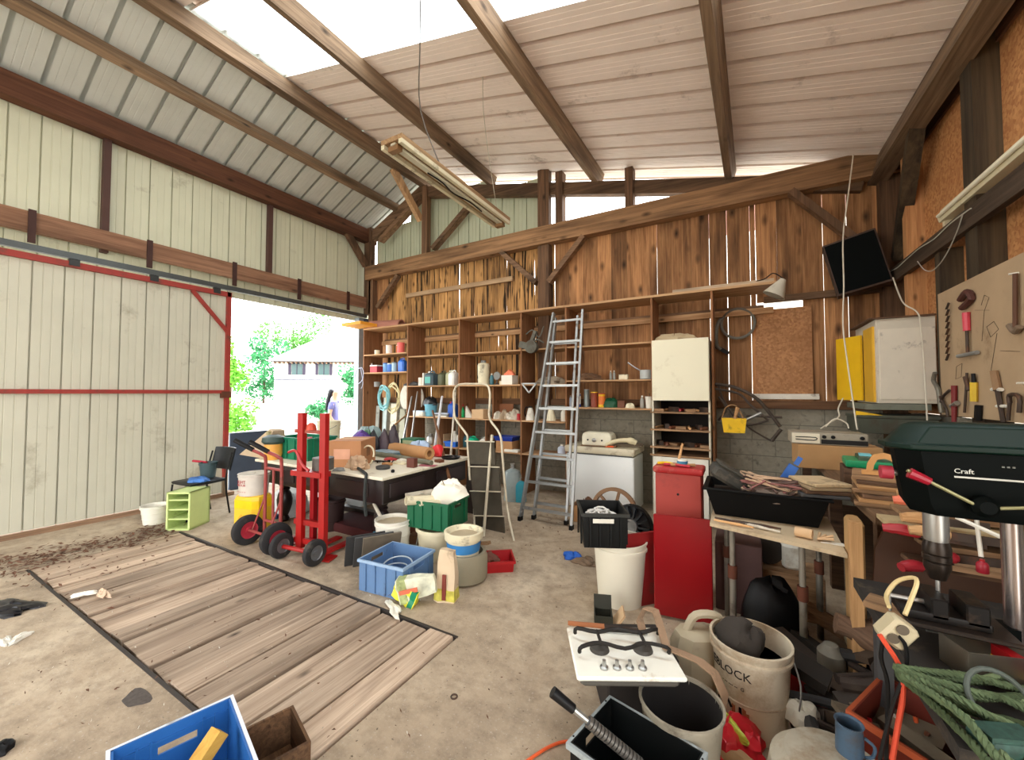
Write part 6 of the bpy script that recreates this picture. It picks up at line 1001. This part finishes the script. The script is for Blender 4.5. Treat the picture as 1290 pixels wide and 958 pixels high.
hung('pipe_wrench','red handled wrench with a pale cross bar hanging at the board edge',[('jaw',mat((80,44,36),.6),MB().tube([PB(1210,378),PB(1218,368),PB(1224,376),PB(1212,388)],.022,8,3)),('handle',mat((206,70,84),.4),MB().cone(PB(1217,394),PB(1218,417),.022,.02,10)),('shaft',IRON,MB().cone(PB(1218,417),PB(1219,444),.01,.01,8)),('cross_bar',ALU,MB().cone(PB(1207,449),PB(1231,444),.014,.014,8))])
hung('adjustable_spanner','long rusty spanner hanging near the top right of the board',[('shaft',mat((96,66,50),.6,.3,dirt=.3),MB().cone(PB(1279,345),PB(1279,412),.012,.012,8)),('head',mat((130,110,90),.6,.3),MB().tube([PB(1272,410),PB(1279,418),PB(1284,412)],.018,8,3))])
hung('tin_snips','grey tin snips hanging beside the white cabinet',[('blades',mat((120,116,104),.5,.4),tb_(((1178,470),(1176,480),(1182,492),(1186,520)),.016)),('handle',IRON,tb_(((1196,492),(1188,500),(1184,510)),.01)),('handle',IRON,tb_(((1184,500),(1192,515),(1194,525)),.01))])
hung('bolt_cutter','dark red bolt cutter handle hanging next to the snips',[('handle',mat((120,36,36),.5),MB().cone(PB(1202,486),PB(1202,532),.018,.015,8)),('pivot',STEEL,MB().cone(PB(1199,512),PB(1206,508),.018,.018,8))])
hung('thin_pliers','thin rusty pliers hanging left of the yellow level',[('jaw',IRON,tb_(((1218,470),(1217,490),(1215,520)),.008)),('head',IRON,MB().cone(PB(1216,475),PB(1220,492),.015,.012,8))])
hung('spirit_tool','yellow handled cutter hanging in the middle of the board',[('body',mat((222,188,60),.5),MB().cone(PB(1227,482),PB(1227,506),.02,.02,6)),('head',BLACK,MB().cone(PB(1226,471),PB(1227,482),.011,.014,8))])
hung('brush_black','short dark brush hanging below the yellow cutter',[('bristles',BLACK,MB().cone(PB(1233,511),PB(1232,530),.02,.02,6))])
hung('wooden_file','wooden handled file hanging right of the yellow cutter',[('handle',mat((140,110,80),.8),MB().cone(PB(1252,468),PB(1257,492),.02,.022,8)),('blade',IRON,MB().cone(PB(1257,492),PB(1264,532),.014,.012,6)),('clip',WHITE,MB().cone(PB(1250,491),PB(1262,491),.012,.012,6)),('clip',WHITE,MB().cone(PB(1256,512),PB(1268,512),.01,.01,6))])
hung('g_clamp','small dark clamp hanging at the right of the board',[('frame',IRON,tb_(((1284,520),(1284,500),(1272,498),(1272,508)),.012)),('screw',IRON,MB().cone(PB(1272,506),PB(1270,530),.01,.01,8))])
hung('chain','rusty chain hanging down the post at the board edge',[('link',IRON,MB().tube([PB(1195,382+i*4).lerp(PB(1192,386+i*4), (i % 2)) for i in range(18)],.008,5))])
for i, (px, py) in enumerate(((1287,483),(1277,345))): S('wall_hook','white plastic hook on the tool board, '+('at the right edge','at the top')[i],'hook', MB().cone(PB(px,py)+Vector((.02,0,0)),PB(px,py)-Vector((.02,0,0)),.008,.006,8), WHITE)
# ================================================================== LIGHT FITTINGS
lf = T('strip_light','old wooden batten strip light hanging on wires under the roof','lamp',(-2.74,3.55,3.9),rot=(0,0,.012))
MB().box(-.13,.13,-1.0,1.0,0,.045).build('batten', wood((120,88,58),(186,150,108),'y',.8,.3), lf)
for x in (-.11,.11): MB().box(x-.02,x+.02,-1.0,1.0,-.04,0).build('side_strip', mat((206,196,164),.5,dirt=.25), lf)
MB().box(-.03,.03,-.98,.98,-.03,0).build('channel', mat((196,190,166),.5,dirt=.2), lf)
for y in (-.95,.95): MB().box(-.06,.06,y-.03,y+.03,-.07,-.02).build('lamp_holder', mat((130,96,60),.6), lf)
MB().tube([(0,-.5,-.045),(.03,-.3,-.06),(-.02,-.05,-.05),(.03,.2,-.055),(0,.5,-.04)],.008,6,4).build('wire', BLACK, lf); MB().tube([(.05,-.9,-.035),(.05,.9,-.035)],.01,8).build('tube', mat((226,222,200),.3), lf)
cord('dark cable hanging from the roof to the near end of the strip light', [P(530,-20,y=2.55),P(529,60,y=2.85),P(530,140,y=3.1),(-2.69,3.25,3.93)], mat((90,80,70),.6), .007); cord('thin wire hanging from the roof to the far end of the strip light', [P(611,35,y=3.45),P(609,140,y=3.9),(-2.67,4.3,3.93)], mat((170,160,140),.6), .004)
wlt = T('fluorescent_light','long cream fluorescent fitting on the right wall rail','lamp',(1.49,3.45,3.04)); MB().loft([[(-.03,y,-.04),(-.04,y,.0),(-.02,y,.06),(.05,y,.06),(.05,y,-.04)] for y in (-1.4,1.1)]).build('housing', mat((224,214,182),.45,dirt=.15), wlt); MB().tube([(-.05,-1.35,-.0),(-.05,1.05,-.0)],.014,10).build('tube', mat((236,230,206),.3), wlt); MB().box(-.01,.04,1.06,1.1,-.08,.06).build('end_cap', CREAM, wlt)
# ================================================================== FLOOR LITTER
rg = random.Random(3); b = MB()
def leafs(b, x, y, sx_, sy_, n, z=.004, s0=.02, s1=.06):
    for _ in range(n):
        px, py = rg.gauss(x, sx_), rg.gauss(y, sy_)
        if not (-6.8 < px < 0) : continue
        a = rg.uniform(0,6.28); l = rg.uniform(s0,s1); w_ = l*rg.uniform(.25,.5); c, s_ = math.cos(a), math.sin(a); zz = z+rg.uniform(0,.008)
        pts = [(-l/2,0,0),(0,-w_/2,rg.uniform(0,.012)),(l/2,0,rg.uniform(0,.015)),(0,w_/2,rg.uniform(0,.008))]; b.add([(px+p[0]*c-p[1]*s_,py+p[0]*s_+p[1]*c,zz+p[2]) for p in pts],[(0,1,2),(0,2,3)])
for k in range(14): leafs(b, -5.9+rg.uniform(-.25,.25), .8+k*.1, .16, .07, 42, s0=.03, s1=.085, z=.004+.004*(k%4))
leafs(b,-5.2,1.2,.5,.35,90,z=.02); leafs(b,-5.6,.8,.3,.2,60); leafs(b,-3,1.6,1.2,.4,60,z=.02,s0=.01,s1=.035); leafs(b,-1.6,3.3,.9,.8,120,s0=.008,s1=.03); leafs(b,-1.9,4.6,.4,.3,80,s0=.01,s1=.04); leafs(b,-3.5,.7,1.2,.35,60,s0=.008,s1=.03)
o = b.build('dead_leaves', mat((104,70,50),.9,var=.35), None); tag(o, 'dry brown leaves and wood bits scattered over the floor and planks', 'leaves', kind='stuff')
b = MB()
for k in range(4): leafs(b, -2.5+rg.uniform(-2,2), 1.8+rg.uniform(-1.2,1.5), 1.2, .8, 110, s0=.004, s1=.012)
o = b.build('plaster_crumbs', mat((206,198,182),.9), None); tag(o, 'tiny pale plaster crumbs strewn over the concrete floor', 'crumbs', kind='stuff')
S('plastic_sheet','crumpled black plastic sheet on the floor at the left edge','sheet', crumple(.42,.2,.04,seed=170,amp=.6), mat((28,28,32),.3), (P(12,768,z=0).x,P(12,768,z=0).y,0), .4)
for i, (px, py) in enumerate(((5,810),(108,752),(25,805))): p = P(px,py,z=0); S('paper_scrap','pale paper scrap on the left floor, '+('nearest the frame edge','on the plank beside the leaves','below the black plastic')[i],'paper', crumple(.14,.06,.02,seed=180+i,amp=.7), WHITE, (p.x,p.y,.0 if i != 1 else .016), i*1.1)
S('plank_leaf_curl','curled pale shaving lying on the planks','shaving', crumple(.16,.05,.04,seed=185,amp=.8), mat((196,170,144),.8), (P(112,752,z=0).x+.12,P(112,752,z=0).y+.05,.016)); S('small_ring','small dark metal ring on the concrete floor','ring', MB().tube([(.016*math.cos(a),.016*math.sin(a),.004) for a in [math.pi*2*i/16 for i in range(17)]],.004,6), IRON, tuple(P(572,879,z=0))); S('dark_washer','dark lump of rubber at the bottom left edge of the floor','rubber', crumple(.1,.07,.03,seed=187), BLACK, tuple(P(3,945,z=0)))
# ================================================================== OUTSIDE
def tree(label, base, h, cw, ch_, m, n=3500, seed=1, s=.28, trunk=True, name='garden_tree', holes=0, group=None):
    rg = random.Random(seed); r = T(name, label, 'tree' if trunk else 'bush', base, group=group)
    if trunk: MB().tube([(0,0,0),(.1,0,h*.4),(-.1,.1,h*.8)],[h*.014,h*.012,h*.008],8,3).build('trunk', WDD, r)
    cl = [(rg.uniform(-.7,.7)*cw/2, rg.uniform(-.6,.6)*cw/2, h-ch_*rg.uniform(.1,.9), rg.uniform(.18,.34)*cw) for _ in range(13)]; b = MB(); vs = []; fs = []
    for i in range(n):
        c = cl[i % 13]; d = Vector((rg.gauss(0,1),rg.gauss(0,1),rg.gauss(0,1))).normalized()*c[3]*rg.uniform(.6,1.05); p = Vector(c[:3])+d
        if p.z < .1: p.z = .1+rg.uniform(0,.3)
        u = Vector((rg.uniform(-1,1),rg.uniform(-1,1),rg.uniform(-1,1))).normalized()*s*rg.uniform(.5,1.2); v = u.cross(Vector((rg.uniform(-1,1),rg.uniform(-1,1),rg.uniform(-1,1)))).normalized()*s*.5; k = len(vs); vs += [tuple(p-u),tuple(p-v),tuple(p+u),tuple(p+v)]; fs.append((k,k+1,k+2,k+3))
    me = bpy.data.meshes.new('foliage'); me.from_pydata(vs, [], fs); me.materials.append(m); o = bpy.data.objects.new('foliage', me); COL.objects.link(o); o.parent = r; return r
LG = mat((86,150,58),.6,var=.5,scale=.8); LG2 = mat((60,140,84),.6,var=.4,scale=.8); LG3 = mat((110,176,52),.6,var=.4,scale=1)
def G(px, depth): v = PD(px, 495, depth); return (v.x, v.y, -.03)
tree('tall loose green tree left of the pale house', G(332,62), 10.5, 6.5, 10.2, LG2, 2400, 1, .3); tree('green tree rising behind the roof of the pale house', G(368,85), 19, 13, 13, LG, 3200, 2, .36); tree('leafy tree at the left edge of the doorway view', G(290,34), 6.4, 2.6, 5.6, LG3, 900, 3, .22); tree('round green tree right of the pale house', G(449,40), 4.9, 2.8, 4.4, LG2, 1300, 4, .2)
tree('low bright green bush at the left of the doorway view', G(296,16), 1.15, 1.5, 1.1, LG3, 900, 5, .1, trunk=False, name='garden_bush'); tree('small green bush in front of the pale house', G(402,24), 1.3, 1.4, 1.2, LG2, 900, 6, .1, trunk=False, name='garden_bush')
HD = 46; ang = YAW+.12
hs_ = T('farm_house','pale two storey house with a hipped roof across the yard','house', G(345,HD), rz=ang); hw = mat((240,236,226),.8,var=.03); hr = mat((214,206,200),.8,var=.05)
MB().box(0,13,0,8,0,5.3).build('wall', hw, hs_); MB().loft([rect(-.6,13.6,-.6,8.6,5.3),rect(5,8.5,3.9,4.1,9.3)]).build('roof', hr, hs_); MB().box(-.5,13.5,-.55,-.45,5.2,5.3).build('gutter', mat((60,50,50),.6), hs_); MB().box(0,13,-.04,0,3.1,3.2).build('string_course', mat((40,40,70),.7), hs_)
for i in range(28): MB().box(.1+i*.48,.2+i*.48,-.5,0,5.0,5.2).build('eave_bracket', mat((130,100,80),.7), hs_)
for x in (1.9,4.9): wdw = MB().box(x-.0,x+1.2,-.05,.05,3.7,5.1).build('window', mat((60,84,84),.3), hs_); MB().box(x-.35,x-.05,-.1,0,3.7,5.1).box(x+1.25,x+1.55,-.1,0,3.7,5.1).box(x-.05,x+1.25,-.08,-.05,5.05,5.15).box(x+.56,x+.64,-.08,-.05,3.7,5.1).build('shutter', mat((50,40,60),.6), wdw)
for x in (2.6,6.0,9.9): MB().box(x,x+.9,-.05,.05,.3,2.3).build('window', mat((190,196,200),.4), hs_)
nb = T('neighbour_roof','reddish tiled roof of a building behind the shed seen through the gable gap','building',(-.2,12.5,0)); MB().box(-3.5,4,0,5,0,6.0).build('wall', hw, nb); MB().loft([[(-3.9,-.3,6.1),(4.4,-.3,8.2),(4.4,5.3,8.2),(-3.9,5.3,6.1)],[(-3.9,-.3,6.25),(4.4,-.3,8.35),(4.4,5.3,8.35),(-3.9,5.3,6.25)]]).build('roof', mat((190,150,140),.8,var=.1,scale=8), nb)
# woman outside the doorway
W0 = PD(420,495,9.0); pr = T('person','person with long dark hair walking outside in a lilac blue top','person',(W0.x,W0.y,-.03),rz=YAW+.15)
def skin(name, joints, bones, m, parent, sub=2, root=0):
    me = bpy.data.meshes.new(name); me.from_pydata([j[:3] for j in joints], bones, []); o = bpy.data.objects.new(name, me); COL.objects.link(o); o.parent = parent; me.materials.append(m)
    md = o.modifiers.new('skin', 'SKIN'); md.use_smooth_shade = True
    sv = me.skin_vertices[0].data if me.skin_vertices else None
    if sv is None:
        bpy.context.view_layer.objects.active = o; 
    for i, j in enumerate(joints): me.skin_vertices[0].data[i].radius = (j[3], j[4] if len(j) > 4 else j[3])
    me.skin_vertices[0].data[root].use_root = True; s_ = o.modifiers.new('sub', 'SUBSURF'); s_.levels = sub; s_.render_levels = sub; return o
SKN = mat((222,170,140),.5,var=.05); TOP = mat((120,120,176),.7,var=.3,scale=14); TRS = mat((206,204,210),.7,var=.3,scale=20); HAIR = mat((24,22,30),.5)
# x points right in the picture; the person faces +x
J = [(0,0,.92,.13,.15),(0,0,1.1,.1,.13),(.02,0,1.3,.11,.15),(.02,0,1.42,.06,.07),(.03,0,1.5,.045),(.04,0,1.6,.07,.075),(.03,0,1.68,.06),
     (.02,-.17,1.38,.05),(-.02,-.22,1.12,.04),(.12,-.2,.92,.03),(.15,-.19,.86,.028),(.02,.17,1.38,.05),(-.04,.22,1.14,.04),(.1,.2,.94,.03),(.13,.19,.88,.028),
     (.02,-.09,.88,.085),(.06,-.1,.5,.06),(-.08,-.1,.12,.04),(-.06,-.1,.05,.04),(.06,-.1,.03,.03),(0,.09,.88,.085),(.08,.1,.5,.06),(.1,.1,.1,.04),(.12,.1,.05,.04),(.24,.1,.03,.03)]
Bn = [(0,1),(1,2),(2,3),(3,4),(4,5),(5,6),(2,7),(7,8),(8,9),(9,10),(2,11),(11,12),(12,13),(13,14),(0,15),(15,16),(16,17),(17,18),(18,19),(0,20),(20,21),(21,22),(22,23),(23,24)]
try:
    skin('body', J, Bn, SKN, pr)
    for y, hb_ in ((-.19,(.16,.84)),(.19,(.14,.86))):
        for k in range(5):
            a = -.03+.015*k; L = (.05,.075,.08,.075,.06)[k] ; MB().tube([(hb_[0]-.02,y+a*.7,hb_[1]+.01),(hb_[0]+.005,y+a,hb_[1]-L*.5),(hb_[0]-.0,y+a,hb_[1]-L)] if k else [(hb_[0],y+.02,hb_[1]+.02),(hb_[0]+.04,y+.02,hb_[1]),(hb_[0]+.05,y+.015,hb_[1]-.03)], .0085, 6, 2).build('finger', SKN, pr)
    skin('top', [(0,0,.9,.15,.18),(0,0,1.1,.12,.15),(.02,0,1.3,.13,.165),(.02,0,1.41,.075,.085),(.02,-.17,1.385,.07),(-.01,-.2,1.24,.06),(.02,.17,1.385,.07),(-.02,.2,1.25,.06)], [(0,1),(1,2),(2,3),(2,4),(4,5),(2,6),(6,7)], TOP, pr)
    skin('trousers', [(0,0,.95,.145,.17),(.02,-.09,.86,.105),(.06,-.1,.5,.08),(-.07,-.1,.14,.06),(0,.09,.86,.105),(.08,.1,.5,.08),(.1,.1,.12,.06)], [(0,1),(1,2),(2,3),(0,4),(4,5),(5,6)], TRS, pr)
    skin('hair', [(.0,0,1.7,.085,.085),(-.05,0,1.63,.075,.08),(-.09,0,1.54,.045),(-.12,0,1.4,.045),(-.15,0,1.22,.02)], [(0,1),(1,2),(2,3),(3,4)], HAIR, pr)
    MB().tube([(.1,0,1.62),(.125,0,1.59),(.11,0,1.58)],.01,6,2).build('nose', SKN, pr); MB().tube([(.1,-.02,1.555),(.106,0,1.553),(.1,.02,1.555)],.005,6).build('mouth', mat((180,90,86),.5), pr)
    for y in (-.03,.03): MB().lathe([(.002,-.006),(.008,0),(.002,.006)],8,c=(.1,y,1.625)).build('eye', BLACK, pr)
    for y in (-.075,.075): MB().lathe([(.004,-.025),(.012,0),(.004,.025)],8,c=(.03,y,1.6)).build('ear', SKN, pr)
except Exception as e:
    print('PERSON', e)
